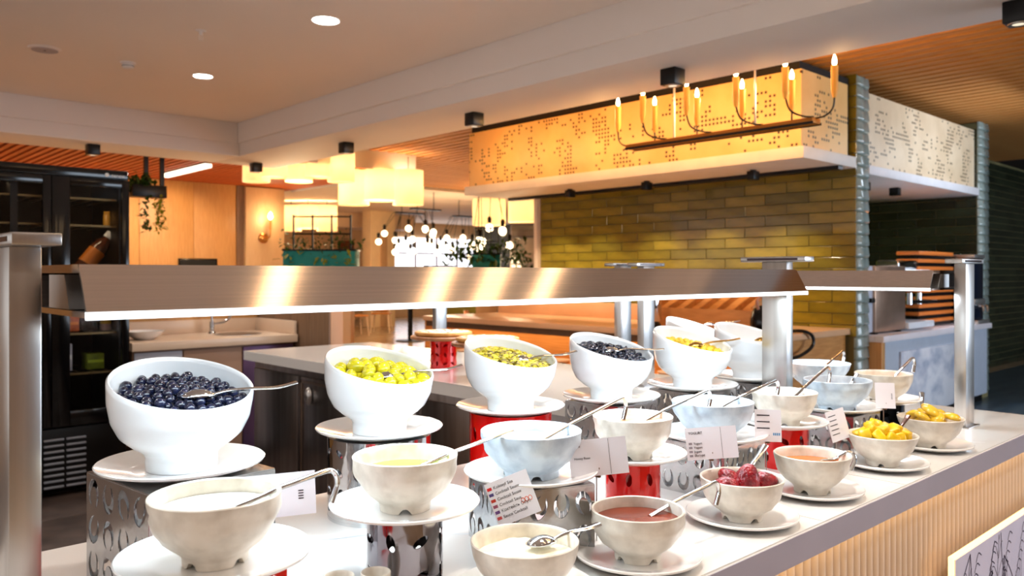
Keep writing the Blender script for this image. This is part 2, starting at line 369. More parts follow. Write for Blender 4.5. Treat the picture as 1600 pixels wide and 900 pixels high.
wa = struct(box('wall_tiled', (AX, AY0 + .012, 0), (AX + .23, AY1, 3.03), grout_m, bev=0), 'olive green tiled wall under the gold hood')
tile_wall('wall_tiled', '', (AX, AY0, .84), 1, AY1 - AY0, 1, 15, .42, .0965, tile_m, wa, 'y')
tile_wall('wall_tiled_top', '', (AX, AY0, 2.288), 1, .42, 1, 8, .42, .0965, tile_m, wa, 'y')
bm = bmesh.new()
lathe_me = None
def end_piece(h, wx):
    bm = bmesh.new(); n = 7; L = []
    for k in range(n):
        t = k / (n - 1); z = .002 + (h - .004) * t; y = -.012 * (1 - t) * min(1, t * 6) - .003
        L.append((bm.verts.new((-.008, y, z)), bm.verts.new((wx + .004, y, z)), bm.verts.new((-.008, .014, z)), bm.verts.new((wx + .004, .014, z))))
    for p, q in zip(L, L[1:]):
        bm.faces.new((p[0], p[1], q[1], q[0])); bm.faces.new((p[2], p[0], q[0], q[2])); bm.faces.new((p[1], p[3], q[3], q[1]))
    bm.faces.new((L[0][0], L[0][2], L[0][3], L[0][1])); bm.faces.new((L[-1][0], L[-1][1], L[-1][3], L[-1][2]))
    me = bpy.data.meshes.new('end_tile'); bm.to_mesh(me); bm.free(); me.materials.append(tile_end)
    for q in me.polygons: q.use_smooth = True
    return me
em = end_piece(.0965, .23)
for r in range(31): inst('end_tile', em, wa, (AX, AY0 + .010, .06 + r * .0965))
box('wall_edge', (AX - .06, AY1, 0), (AX + .25, AY1 + .06, 2.35), M('edge_white', (.90, .84, .78), .5), wa, bev=.003)

# recess to the right of the tiled wall
RX1 = at_y(1531, 400, AY0).x
rw = struct(box('wall_recess', (AX + .23, 4.3, 0), (RX1 + .3, 4.45, 3.03), grout_m, bev=0), 'olive tiled rear wall of the coffee recess')
tile_wall('wall_recess', '', (AX + .25, 4.3, .84), 1, RX1 - AX - .25, 1, 15, .42, .0965, tile_m, rw, 'x')
rp = struct(box('wall_pier', (RX1, AY0 + .012, 0), (RX1 + .30, 4.3, 3.03), grout_m, bev=0), 'tiled pier at the right of the coffee recess')
em2 = end_piece(.0965, .30)
for r in range(31): inst('end_tile', em2, rp, (RX1, AY0 + .010, .06 + r * .0965))
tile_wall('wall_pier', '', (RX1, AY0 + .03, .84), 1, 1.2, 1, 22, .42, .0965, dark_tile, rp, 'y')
# dark green tiled wall beyond
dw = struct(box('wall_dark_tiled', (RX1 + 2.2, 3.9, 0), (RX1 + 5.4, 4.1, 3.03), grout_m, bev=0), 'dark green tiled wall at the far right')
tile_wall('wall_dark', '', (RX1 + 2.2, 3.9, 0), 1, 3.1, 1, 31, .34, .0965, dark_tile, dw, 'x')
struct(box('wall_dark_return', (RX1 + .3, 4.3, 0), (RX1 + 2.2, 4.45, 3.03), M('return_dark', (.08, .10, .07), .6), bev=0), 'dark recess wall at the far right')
# rear wall, with an unseen window added to give cool light
wg = struct(box('wall_rear', (-6, -5, 0), (18, -4.85, 3.05), M('rear_wall', (.80, .70, .60), .7), bev=0), 'plaster wall behind the photographer')
w2 = struct(box('unseen_window', (5.7, -4.84, .5), (12.7, -4.80, 2.85), M('added_pane_glow', (.9, .95, 1), .3, emit=1.6, ecol=(.85, .93, 1)), bev=0), 'unseen window added behind the photographer for cool light')
for k in range(6): box('window_mullion', (5.7 + 1.4 * k - .03, -4.82, .5), (5.7 + 1.4 * k + .03, -4.76, 2.85), black_m, w2, bev=0)

# ================================================================== COOKING HOOD
HX = 5.82
hood = thing('cooking_hood', 'gold perforated hood box on a white slab above the olive tiles', 'hood', (HX, AY0, 2.257))
box('hood_slab', (0, 0, 0), (AX - HX - .013, 4.05, .093), M('hood_white', (.93, .90, .86), .5), hood, bev=.004)
box('hood_panel', (.03, .035, .093), (.055, 4.0, .69), perforated_gold('perforated_gold_front', 1), hood, bev=0)
box('hood_panel', (.0555, .035, .093), (AX - HX - .10, .06, .69), perforated_gold('perforated_gold_side', 0), hood, bev=0)
box('hood_core', (.06, .065, .10), (AX - HX - .014, 3.99, .76), M('hood_core', (.10, .07, .05), .8), hood, bev=0)
for yy in (.62, 1.75, 2.75):
    sp = box('spot_lamp', (.34, yy, -.085), (.43, yy + .07, -.012), black_m, hood, bev=.004)
    box('spot_bracket', (.36, yy + .02, -.014), (.41, yy + .05, 0), black_m, sp, bev=0)
box('hood_shadow_rail', (.62, .02, -.03), (.70, 4.0, 0), black_m, hood, bev=0)
hood2 = thing('cooking_hood', 'pale perforated hood panel over the coffee recess', 'hood', (AX + .23, AY0, 2.257))
box('hood_slab', (.012, 0, -.03), (RX1 - AX - .245, 1.27, .05), M('hood_white2', (.90, .89, .90), .5), hood2, bev=.004)
box('hood_panel', (.012, .05, .05), (RX1 - AX - .25, .075, .69), perforated_gold('perforated_pale', 0), hood2, bev=0)
for xx in (.55, 1.25): box('spot_lamp', (xx, .25, -.11), (xx + .07, .34, -.032), black_m, hood2, bev=.004)
MATS['perforated_pale'].node_tree.nodes['Color Ramp'].color_ramp.elements[0].color = (*lin((.86, .76, .62)), 1)
MATS['perforated_pale'].node_tree.nodes['Color Ramp'].color_ramp.elements[1].color = (*lin((.92, .83, .70)), 1)

# ================================================================== CEILING FITTINGS
def downlight(u, v, label, r=.085):
    p = at_z(u, v, 3.03); t = thing('downlight', label, 'ceiling light', (p.x, p.y, 3.03), group='round recessed downlights')
    lathe('trim_ring', [(r, -.001), (r + .012, -.004), (r + .012, 0), (r, 0)], soffit_m, t, 32)
    lathe('diffuser', [(0, -.003), (r, -.003), (r, -.001)], M('diffuser', (1, 1, 1), .4, emit=12, ecol=(1, .98, .95)), t, 32)
    return p
DL = [downlight(509, 32, 'larger glowing round downlight at the top of the ceiling'), downlight(317, 119, 'smaller glowing round downlight beside the smoke detector', .075)]
p = at_z(70, 76, 3.03); t = thing('ceiling_speaker', 'flat round white ceiling speaker at the far left', 'speaker', (p.x, p.y, 3.03))
lathe('speaker_rim', [(.0, -.012), (.09, -.012), (.105, -.008), (.11, 0), (.0, 0)], ceil_m, t, 32); lathe('grille', [(0, -.0145), (.088, -.0145), (.088, -.012)], M('grille', (.70, .66, .68), .6, bump=.3, bs=300), t, 32); lathe('centre_cap', [(0, -.017), (.008, -.017), (.008, -.014)], black_m, t, 10)
p = at_z(200, 98, 3.03); t = thing('smoke_detector', 'small white smoke detector on the ceiling', 'smoke detector', (p.x, p.y, 3.03))
lathe('detector_base', [(0, -.012), (.055, -.012), (.06, 0), (0, 0)], soffit_m, t, 28); lathe('detector_head', [(0, -.05), (.03, -.05), (.042, -.04), (.044, -.018), (.038, -.012), (0, -.012)], soffit_m, t, 28); lathe('detector_slot', [(.0435, -.030), (.0452, -.030), (.0452, -.026), (.0435, -.026)], black_m, t, 28)
p = at_z(314, 48, 3.03); t = thing('sprinkler', 'small white ceiling sprinkler head', 'sprinkler', (p.x, p.y, 3.03))
lathe('escutcheon', [(0, -.008), (.03, -.008), (.038, 0), (0, 0)], soffit_m, t, 24); lathe('sprinkler_body', [(0, -.03), (.010, -.03), (.012, -.008), (0, -.008)], soffit_m, t, 12)
for s in (-1, 1): tube('frame_arm', smooth_path([(s * .008, 0, -.03), (s * .014, 0, -.045), (s * .003, 0, -.062)]), .002, soffit_m, t, 6)
lathe('deflector', [(0, -.064), (.016, -.064), (.016, -.061), (0, -.061)], soffit_m, t, 16)
for k, (u, v, lb) in enumerate([(145, 226, 'black surface spotlight on the soffit above the fridge'), (400, 255, 'black surface spotlight near the coffer corner'), (541, 223, 'black surface spotlight above the cream pendant lamps'), (741, 177, 'black surface spotlight beside the gold hood end'), (1051, 108, 'black surface spotlight above the candle chandelier'), (1592, 3, 'black surface spotlight cut off by the top right corner')]):
    p = at_z(u, v, 2.67); t = thing('spotlight', lb, 'spotlight', (p.x, p.y, 2.67), group='black spotlights on the plaster beam')
    d = (p - Vector((0, 0, CAM_Z))).dot(FWD); s = .057
    box('housing', (-s, -s, -.105), (s, s, 0), black_m, t, bev=.006)
    lathe('lens_ring', [(.030, -.109), (.046, -.109), (.048, -.105), (.030, -.105)], steel, t, 20); lathe('lens', [(0, -.1065), (.03, -.1065), (.03, -.105)], M('spot_lens', (.9, .85, .75), .2, emit=1.0), t, 16)
    spot('spotlight_beam', (p.x, p.y, 2.555), 38, NEUT, (p.x - .1, p.y + .1, 0), 95, .04)
for x, y in [(1.2, 5.6), (3.0, 3.4), (-.5, 3), (1.5, .9), (.5, -1.8), (2.6, -.8), (-2, -.5)]:
    spot('downlight_and_fill', (x, y, 3.0), 100, (1, .94, .88), (x, y, 0), 130, .09)  # fill spots added below the ceiling, with no fixtures there
for k in (0, 1): spot('downlight_and_fill', (DL[k].x, DL[k].y, 3.015), 60, NEUT, (DL[k].x, DL[k].y, 0), 140, .08)

for x, wd in ((1.507, .055), (2.306, .05), (2.60, .022), (2.68, .022), (3.02, .05)):  # assumed lamps out of view, added to give bright bands on the shelf face
    t = thing('assumed_slot_lamp', 'assumed unseen warm slot lamp in the ceiling, %s from the beam' % {1.507: 'fifth', 2.306: 'fourth', 2.60: 'third', 2.68: 'second', 3.02: 'first'}[x], 'ceiling light', (x, -.1, 3.03), 0, 'assumed unseen warm slot lamps in the ceiling')
    box('slot_frame', (-wd - .012, -1.25, -.006), (wd + .012, 1.25, 0), soffit_m, t, bev=0); box('slot_diffuser', (-wd, -1.24, -.008), (wd, 1.24, -.006), M('assumed_slot_glow', (1, .85, .65), .4, emit=5, ecol=(1, .84, .64)), t, bev=0)
# candle chandelier in front of the gold hood
cz = 2.36; cxp = 5.0; y0, y1 = 2.49, 4.02
ch = thing('chandelier', 'black linear chandelier with amber candle tubes before the gold hood', 'chandelier', (cxp, 0, cz))
box('beam', (-.055, y0, -.018), (.055, y1, .018), M('chandelier_brass', (.75, .48, .16), .4, .5), ch, bev=.002)
for s in (-.056, .056): box('edge_rail', (s - .004, y0 - .005, -.024), (s + .004, y1 + .005, -.008), black_m, ch, bev=0)
candle_m = M('candle_amber', (.95, .68, .26), .5, emit=.12, ecol=(1, .6, .15))
for ry in (2.93, 3.60): tube('hanger_rod', [(0, ry, .018), (0, ry, 3.04 - cz)], .008, steel, ch, 8)
def candle(x, y, zb, stem):
    a = tube('arm', stem, .006, black_m, ch, 8)
    c = lathe('candle_tube', [(0, zb), (.010, zb), (.016, zb + .02), (.022, zb + .05), (.022, zb + .16), (.0235, zb + .20), (.018, zb + .205), (0, zb + .205)], candle_m, ch, 14, (x, y, 0))
    lathe('bulb', [(.009, zb + .205), (.015, zb + .222), (.013, zb + .245), (.004, zb + .272), (0, zb + .275)], warm_bulb, c, 10)
yy = [2.66, 2.92, 3.20, 3.48, 3.76]
for k, y in enumerate([2.66, 3.03, 3.40, 3.78]): candle(.0, y, .09, [(.0, y, .018), (.0, y, .095)])
for k, y in enumerate([2.52, 2.88, 3.28, 3.67]):
    s = -1; candle(-.16, y + .10, .14, smooth_path([(-.04, y - .03, .02), (-.10, y + .01, .022), (-.15, y + .07, .06), (-.16, y + .10, .145)]))
candle(.0, y1 + .12, .14, smooth_path([(0, y1 - .05, .02), (0, y1 + .05, .022), (0, y1 + .11, .07), (0, y1 + .12, .175)]))
candle(.0, y0 - .12, .13, smooth_path([(0, y0 + .05, .02), (0, y0 - .05, .022), (0, y0 - .11, .07), (0, y0 - .12, .175)]))
for y in (2.4, 2.9, 3.4, 3.9, 4.4): point('candle_glow', (cxp + .12, y, cz + .30), 9, AMBER, .05)
for y in (5.0, 5.7, 6.4): point('hood_warm_fill', (HX - .35, y, 2.62), 5, AMBER, .08)  # amber points added without fixtures to warm the gold hood

# ================================================================== SERVING COUNTER
FY, BY, EX = .72, 1.545, 3.09
ct = thing('serving_counter', 'long white quartz serving counter with fluted front', 'counter', (0, 0, 0))
def slab_L():
    pts = [(-1.6, FY), (EX, FY), (EX, 4.75), (2.17, 4.75), (2.17, BY), (-1.6, BY)]; bm = bmesh.new()
    lo = [bm.verts.new((x, y, .845)) for x, y in pts]; hi = [bm.verts.new((x, y, .90)) for x, y in pts]
    bm.faces.new(hi); bm.faces.new(lo[::-1])
    for k in range(6): bm.faces.new((lo[k], lo[(k + 1) % 6], hi[(k + 1) % 6], hi[k]))
    bmesh.ops.bevel(bm, geom=[e for e in bm.edges if abs(e.verts[0].co.z - .9) < 1e-5 and abs(e.verts[1].co.z - .9) < 1e-5], offset=.003, segments=2, affect='EDGES')
    return from_bm('worktop', bm, marble, ct, True)
top = slab_L()
box('edge_shade', (-1.6, FY - .0015, .8455), (EX, FY - .0001, .8965), M('edge_shade', (.66, .62, .66), .35), ct, bev=0)  # shade on the slab's front edge, painted as a thin grey-lilac strip
# seams of the quartz slabs
for x in (1.48, 1.87, .42): box('slab_seam', (x, FY + .004, .9000), (x + .0012, BY - .004, .9003), M('seam', (.66, .58, .50), .6), top, bev=0)
for pts in ([(.55, 1.38), (.66, 1.33), (.74, 1.26), (.83, 1.22), (.95, 1.13)], [(2.0, 1.45), (2.2, 1.2), (2.25, 1.02), (2.5, .75)]):
    bm = bmesh.new(); P = smooth_path([(x, y, .9003) for x, y in pts]); pr = None
    for i, q in enumerate(P):
        q = q + Vector((noise.noise(q * 9) * .02, noise.noise(q * 11) * .02, 0)); ww_ = .002 * (1.2 + noise.noise(q * 17))
        cur = (bm.verts.new(q + Vector((0, ww_, 0))), bm.verts.new(q - Vector((0, ww_, 0))))
        if pr: bm.faces.new((pr[0], pr[1], cur[1], cur[0]))
        pr = cur
    from_bm('marble_vein', bm, M('vein', (.72, .75, .78), .3), top, False)
box('counter_body', (-1.5, FY + .10, 0), (EX - .06, BY - .05, .845), M('counter_core', (.55, .47, .40), .6), ct, bev=0)
box('steel_carcass', (2.22, BY - .04, .10), (EX - .06, 4.70, .845), dark_steel, ct, bev=.002)
box('plinth', (2.28, BY, 0), (EX - .1, 4.66, .10), black_m, ct, bev=0)
for (a, b) in ((1.6, 2.3), (2.34, 2.98), (3.02, 3.44), (3.47, 4.10), (4.14, 4.68)):
    dp = box('steel_door', (2.205, a, .12), (2.22, b, .80), dark_steel, ct, bev=.003)
fr = M('hatch_frame', (.62, .54, .48), .35, 1)
for lo, hi in (((2.200, 3.47, .765), (2.206, 4.10, .78)), ((2.200, 3.47, .14), (2.206, 4.10, .155)), ((2.200, 4.085, .14), (2.206, 4.10, .78)), ((2.200, 3.47, .14), (2.206, 3.485, .78))): box('hatch_trim', lo, hi, fr, ct, bev=.001)
bm = lathe_bm([(0, .02), (.018, .02), (.026, .012), (.03, 0)], 20); bmesh.ops.transform(bm, matrix=Matrix.Translation((2.2, 4.0, .70)) @ Matrix.Rotation(-PI / 2, 4, 'Y') @ Matrix.Diagonal((1.7, 1, 1, 1)), verts=bm.verts); from_bm('lock', bm, steel, ct)
# fluted front
bm = bmesh.new(); n = 8
vs = [[bm.verts.new((.0115 * math.cos(PI * k / n), -.014 * math.sin(PI * k / n), z)) for k in range(n + 1)] for z in (.02, .845)]
for k in range(n): bm.faces.new((vs[0][k], vs[1][k], vs[1][k + 1], vs[0][k + 1]))
bmesh.ops.recalc_face_normals(bm, faces=bm.faces)
flute_m = M('flute', (.88, .79, .70), .5)
box('front_panel', (.8, FY + .07, 0), (EX - .05, FY + .10, .845), M('flute_back', (.50, .40, .30), .6), ct, bev=0)
o = from_bm('flute', bm, flute_m, ct); o.location = (.86, FY + .07, 0); fme = o.data
for k in range(1, 68): inst('flute', fme, ct, (.86 + k * .032, FY + .07, 0))
box('light_strip', (.8, FY + .03, .838), (EX - .05, FY + .045, .845), led_warm, ct, bev=0)
area('lip_light', (1.95, FY + .035, .836), 2.2, .55, (1, .76, .46), (1.95, FY + .06, 0), .015)
# leaf drawing panel
lp = box('leaf_panel', (2.155, FY - .005, .08), (EX - .02, FY + .006, .665), M('panel_white', (.86, .84, .92), .4), ct, bev=0)
box('panel_light', (2.148, FY - .002, .08), (2.1545, FY + .010, .671), led_warm, ct, bev=0)
box('panel_light', (2.155, FY - .002, .6655), (EX - .02, FY + .010, .671), led_warm, ct, bev=0)
def leaf_lines():
    bm = bmesh.new(); rnd = random.Random(5)
    x0, x1, z0, z1 = 2.16, EX - .03, .085, .66
    def stroke(pts, wd):
        P = smooth_path([(x, 0, z) for x, z in pts], 5); pr = None
        for i, q in enumerate(P):
            if not (x0 < q.x < x1 and z0 < q.z < z1): pr = None; continue
            t = (P[min(i + 1, len(P) - 1)] - P[max(i - 1, 0)]); t.normalize(); s = Vector((-t.z, 0, t.x)) * wd
            q = Vector((q.x, FY - .0055, q.z)); cur = (bm.verts.new(q + s), bm.verts.new(q - s))
            if pr: bm.faces.new((pr[0], pr[1], cur[1], cur[0]))
            pr = cur
    for k in range(7):
        bx = x0 + .02 + k * .13; h = rnd.uniform(.32, .52); ln = rnd.uniform(-.10, .14); bz = rnd.uniform(.10, .24); wd_ = rnd.uniform(.06, .095)
        tip = (bx + ln, bz + h); mid = (bx + ln * .4, bz + h * .5)
        stroke([(bx, bz), mid, tip], .0014)
        stroke([(bx, bz), (mid[0] - wd_, mid[1] - .03), (mid[0] - wd_ * .7, mid[1] + .10), tip], .0022); stroke([(bx, bz), (mid[0] + wd_, mid[1] + .02), (mid[0] + wd_ * .7, mid[1] + .12), tip], .0022)
        for j in range(8):
            f = .12 + j * .10; cx_, cz_ = bx + ln * f, bz + h * f; ww2 = wd_ * math.sin(PI * min(f + .08, 1)) * .9
            stroke([(cx_, cz_), (cx_ + ww2 * .6, cz_ + .035), (cx_ + ww2, cz_ + .04)], .0011); stroke([(cx_, cz_), (cx_ - ww2 * .6, cz_ + .035), (cx_ - ww2, cz_ + .04)], .0011)
        for j in range(5): stroke([(bx + .06 + j * .011, .09), (bx + .066 + j * .012, .30), (bx + .05 + j * .016, .50 + .02 * j)], .0009)
        for j in range(7): stroke([(bx + .05 + .012 * j, .48 + .024 * j), (bx + .068 + .012 * j, .50 + .024 * j), (bx + .09 + .012 * j, .49 + .024 * j)], .0017)
    return from_bm('leaf_line_drawing', bm, M('leaf_ink', (.22, .12, .25), .6), ct, False)
leaf_lines()

# ================================================================== SNEEZE-GUARD SHELVES
def cap_plate(par, lo, hi):
    box('cap_plate', lo, (hi[0], hi[1], lo[2] + .006), steel, par, bev=.001); box('cap_plate', (lo[0], lo[1], hi[2] - .005), hi, steel, par, bev=.001)
    box('cap_glass', (lo[0] + .004, lo[1] + .004, lo[2] + .006), (hi[0] - .004, hi[1] - .004, hi[2] - .005), M('cap_dark', (.22, .14, .16), .2, .4), par, bev=0)
def shelf(label, axis, a0, a1, fr_, bk, posts, z0=1.318, z1=1.381, sl=.030):
    """axis 'x': runs along X, front edge at y=fr_; axis 'y': runs along Y, front edge at x=fr_"""
    t = thing('shelf_guard', label, 'shelf', (0, 0, 0), group='steel shelf guards over the serving counter')
    def P(a, c, z): return (a, c, z) if axis == 'x' else (c, a, z)
    def prism(name, prof, mat):
        v = [P(a, c, z) for a in (a0, a1) for c, z in prof]; k = len(prof)
        f = [tuple(range(k)), tuple(range(2 * k - 1, k - 1, -1))] + [(i, i + k, (i + 1) % k + k, (i + 1) % k) for i in range(k)]
        bm = bmesh.new(); vv = [bm.verts.new(x) for x in v]
        for q in f: bm.faces.new([vv[i] for i in q])
        bmesh.ops.recalc_face_normals(bm, faces=bm.faces); return from_bm(name, bm, mat, t, False)
    prism('front_face', [(fr_, z0 + .009), (fr_ + sl, z1), (fr_ + sl + .004, z1), (fr_ + .005, z0 + .009)], shelf_steel)
    prism('top_plate', [(fr_ + sl, z1 - .010), (fr_ + sl, z1), (bk, z1), (bk, z1 - .010)], shelf_steel)
    prism('bottom_plate', [(fr_ + .006, z0 + .002), (fr_ + .006, z0 + .009), (bk, z0 + .009), (bk, z0 + .002)], shelf_steel)
    prism('back_plate', [(bk - .004, z0 + .009), (bk - .004, z1 - .010), (bk, z1 - .010), (bk, z0 + .009)], shelf_steel)
    prism('light_lip', [(fr_ - .002, z0), (fr_ - .002, z0 + .009), (fr_ + .006, z0 + .009), (fr_ + .006, z0)], led_cool)
    prism('lamp_box', [(fr_ + .07, z0 + .010), (fr_ + .09, z1 - .012), (fr_ + .16, z1 - .012), (fr_ + .16, z0 + .010)], steel)
    for (pa, pc, la, lc) in posts:
        lo, hi = P(pa, pc, .9), P(pa + la, pc + lc, 1.402)
        po = box('post', lo, hi, steel, t, bev=.002)
        lo, hi = P(pa - .012, pc - .012, .9), P(pa + la + .012, pc + lc + .012, .9035); box('foot_plate', lo, hi, steel, po, bev=.001)
        lo, hi = P(pa - .008, pc - .055, 1.402), P(pa + la + .008 + .0, pc + lc + .06, 1.416)
        box('cap_plate', lo, hi, steel, po, bev=.0015)
        lo, hi = P(pa - .0085, pc - .035, 1.406), P(pa + la + .0085, pc + lc + .04, 1.412); box('cap_groove', lo, hi, M('cap_dark', (.22, .14, .16), .2, .4), po, bev=0)
    return t
shelf('long steel heat shelf with glowing lower lip above the tilted bowls', 'x', .267, 1.930, .985, 1.185, [(.208, 1.07, .034, .072), (1.983 - .0, 1.07, .035, .072)])
shelf('short steel shelf running back from the right-hand post', 'y', .93, 2.07, 2.585, 2.80, [(.863, 2.69, .034, .074), (2.09, 2.69, .034, .074)])
shelf('rear steel shelf over the pizza boards', 'y', 2.27, 3.45, 2.585, 2.80, [(2.215, 2.69, .034, .074), (3.50, 2.69, .034, .074)])

# ================================================================== CROCKERY
def plate(x, y, z, r, label, group='white round plates on the serving counter'):
    h = .017; prof = [(0, .004), (r * .56, .004), (r * .62, .0055), (r * .80, h * .62), (r * .985, h), (r, h - .0015), (r * .985, h - .005), (r * .80, h * .62 - .006), (r * .60, 0), (r * .52, 0), (r * .50, .0015), (0, .0015)]
    o = lathe('plate', prof, plate_m, None, 64, (x, y, z)); return tag(o, label, 'plate', group)
BOWL_BIG = [(0, .052), (.022, .053), (.03, .059), (.037, .072), (.052, .089), (.075, .1005), (.105, .106), (.135, .1065), (.165, .104), (.19, .1)]
def rad_at(z, tb):
    for (za, ra), (zb, rb) in zip(tb, tb[1:]):
        if z <= zb: return ra + (rb - ra) * (z - za) / (zb - za)
    return tb[-1][1]
def tilted_bowl(x, y, z, low, high, label, rz=0, n=64):
    """bowl of revolution cut by a slanted rim, low towards -Y"""
    bm = bmesh.new(); nz = 18; th_ = .0055; rings = []
    hm, am = (low + high) / 2, (high - low) / 2
    ts = [k / nz for k in range(nz + 1)]
    for t in ts:
        ring = []
        for k in range(n):
            a = 2 * PI * k / n; h = hm + am * math.sin(a); s = t if t < .3 else t
            zz = .032 * (s / .25) if s < .25 else .032 + (h - .032) * ((s - .25) / .75)
            r = rad_at(zz, BOWL_BIG); ring.append(bm.verts.new((r * math.cos(a), r * math.sin(a), zz)))
        rings.append(ring)
    lip = []
    for k in range(n):
        a = 2 * PI * k / n; h = hm + am * math.sin(a); r = rad_at(h, BOWL_BIG) - th_ / 2; lip.append(bm.verts.new((r * math.cos(a), r * math.sin(a), h + .0025)))
    rings.append(lip)
    for t in ts[::-1]:
        ring = []
        for k in range(n):
            a = 2 * PI * k / n; h = hm + am * math.sin(a); zz = .036 + (h - .036) * t; r = max(rad_at(max(zz - .003, .03), BOWL_BIG) - th_, .01) * (1 if t > .12 else (.55 + .45 * t / .12))
            ring.append(bm.verts.new((r * math.cos(a), r * math.sin(a), zz)))
        rings.append(ring)
    for A, B in zip(rings, rings[1:]):
        for k in range(n): bm.faces.new((A[k], A[(k + 1) % n], B[(k + 1) % n], B[k]))
    bm.faces.new(rings[0][::-1]); bm.faces.new(rings[-1])
    bmesh.ops.recalc_face_normals(bm, faces=bm.faces)
    o = from_bm('serving_bowl', bm, white_gloss, None, True, (x, y, z), 60); o.rotation_euler.z = rz
    return tag(o, label, 'bowl', 'slanted white serving bowls')
def stone_bowl(x, y, z, label, R=.079, H=.078, mat=stone_m, seed=0, rz=0, wide=False, n=72):
    bm = bmesh.new(); rings = []; fz = .011
    if wide: tb = [(0, .048), (fz, .048), (fz + .006, .056), (.030, .070), (.045, .080), (.062, .087), (H, R)]
    else: tb = [(0, .0375), (fz, .0385), (fz + .005, .0435), (.026, .057), (.040, .0675), (.056, .0750), (H, R)]
    k_ = R / tb[-1][1]; tb = [(q, r * k_ if i else r) for i, (q, r) in enumerate(tb)]
    so = seed * 13.7
    def bump(a, zz):
        e = min(max((zz - fz) / .015, 0), 1) * min(max((H - zz) / .015, 0), 1)
        return .0040 * e * noise.noise(Vector((math.cos(a) * 2.1 + so, math.sin(a) * 2.1, zz * 55))) + .0007 * noise.noise(Vector((math.cos(a) * 2 + so, math.sin(a) * 2, 3)))
    zs = [0, .004, .008, fz, fz + .005] + [fz + .005 + (H - fz - .005) * k / 12 for k in range(1, 13)]
    notch = [rz + q * PI / 2 for q in range(4)]
    def base(a):
        d = min(abs((a - q + PI) % (2 * PI) - PI) for q in notch); w_ = .21
        return .0085 * math.sqrt(max(0, 1 - (d / w_) ** 2)) if d < w_ else 0
    angs = [2 * PI * k / n for k in range(n)]
    for zz in zs:
        ring = []
        for a in angs:
            z2 = max(zz, base(a)) if zz < fz else zz
            r = rad_at(zz, tb) + bump(a, zz); ring.append(bm.verts.new((r * math.cos(a), r * math.sin(a), z2)))
        rings.append(ring)
    for dr, zz in ((-.0018, H + .0014), (-.0042, H)): rings.append([bm.verts.new(((R + dr + bump(a, H)) * math.cos(a), (R + dr + bump(a, H)) * math.sin(a), zz)) for a in angs])
    for k in range(10, -1, -1):
        zz = fz + .004 + (H - fz - .004) * k / 11; rings.append([bm.verts.new(((rad_at(zz, tb) - .0045) * math.cos(a), (rad_at(zz, tb) - .0045) * math.sin(a), zz)) for a in angs])
    rings.append([bm.verts.new((.012 * math.cos(a), .012 * math.sin(a), fz + .003)) for a in angs])
    inner = [[bm.verts.new((r * math.cos(a), r * math.sin(a), max(q, base(a)) if q < .006 else q)) for a in angs] for r, q in ((tb[0][1] - .006, 0), (tb[0][1] - .006, .009))]
    for A, B in list(zip(rings, rings[1:])) + [(inner[0], rings[0]), (inner[1], inner[0])]:
        for k in range(n): bm.faces.new((A[k], A[(k + 1) % n], B[(k + 1) % n], B[k]))
    bm.faces.new(rings[-1]); bm.faces.new(inner[1])
    bmesh.ops.recalc_face_normals(bm, faces=bm.faces)
    o = from_bm('serving_bowl', bm, mat, None, True, (x, y, z), 50)
    o['tb'] = 0; del o['tb']
    return tag(o, label, 'bowl', 'small stoneware serving bowls'), tb
def filling(x, y, z, r, mat, label, amp=.0015, seed=0, cat='sauce', dome=.002, name='sauce'):
    bm = bmesh.new(); n = 40; rr = [0, .2, .4, .6, .75, .88, .96, 1]; prev = None
    for q in rr:
        if q == 0: ring = [bm.verts.new((0, 0, dome + amp * noise.noise(Vector((seed * 3.1, 0, 0)))))]
        else: ring = [bm.verts.new((r * q * math.cos(2 * PI * k / n), r * q * math.sin(2 * PI * k / n), dome * (1 - q * q) + amp * noise.noise(Vector((seed * 3.1 + q * math.cos(2 * PI * k / n) * 2.2, q * math.sin(2 * PI * k / n) * 2.2, .3))))) for k in range(n)]
        if prev:
            for k in range(n):
                if len(prev) == 1: bm.faces.new((prev[0], ring[k], ring[(k + 1) % n]))
                else: bm.faces.new((prev[k], ring[k], ring[(k + 1) % n], prev[(k + 1) % n]))
        prev = ring
    bot = [bm.verts.new((v.co.x * .9, v.co.y * .9, -.012)) for v in prev]
    for k in range(n): bm.faces.new((prev[k], bot[k], bot[(k + 1) % n], prev[(k + 1) % n]))
    bm.faces.new(bot[::-1]); o = from_bm(name, bm, mat, None, True, (x, y, z), 60); return tag(o, label, cat)
def ladle(x, y, z, label, ang=0, L=.17, elev=.22, hook=.019, start=.02, r=.0040, mat=chrome, flat=.6):
    """bowl of the ladle at (x,y,z); handle leaves towards ang and ends in a hook"""
    t = thing('ladle', label, 'ladle', (x, y, z), ang, 'steel ladles in the sauce bowls')
    ce_, se = math.cos(elev), math.sin(elev); P = [(-.012, 0, .002), (.02, 0, .008)] + [(start + (L - start) * k / 4 * ce_, 0, .010 + (L - start) * k / 4 * se + .0) for k in range(1, 5)]
    ex, ez = P[-1][0], P[-1][2]; hk = [(ex + hook * .9 * math.sin(q) + .004, 0, ez - hook * (1 - math.cos(q)) + .002) for q in (.5, 1.1, 1.7, 2.2)]
    lx, lz = hk[-1][0], hk[-1][2]; hk.append((lx - .006, 0, lz - .014))
    tube('handle', smooth_path(P + hk, 5), lambda q: (r * (1 + .25 * q), r * (.75 + .1 * q)), mat, t, 10)
    bm = lathe_bm([(0, -.018), (.012, -.016), (.019, -.009), (.022, 0), (.0205, 0), (.018, -.008), (.011, -.0145), (0, -.0165)], 20); bmesh.ops.recalc_face_normals(bm, faces=bm.faces)
    bmesh.ops.translate(bm, vec=(-.03, 0, -.003), verts=bm.verts); from_bm('scoop', bm, mat, t)
    return t
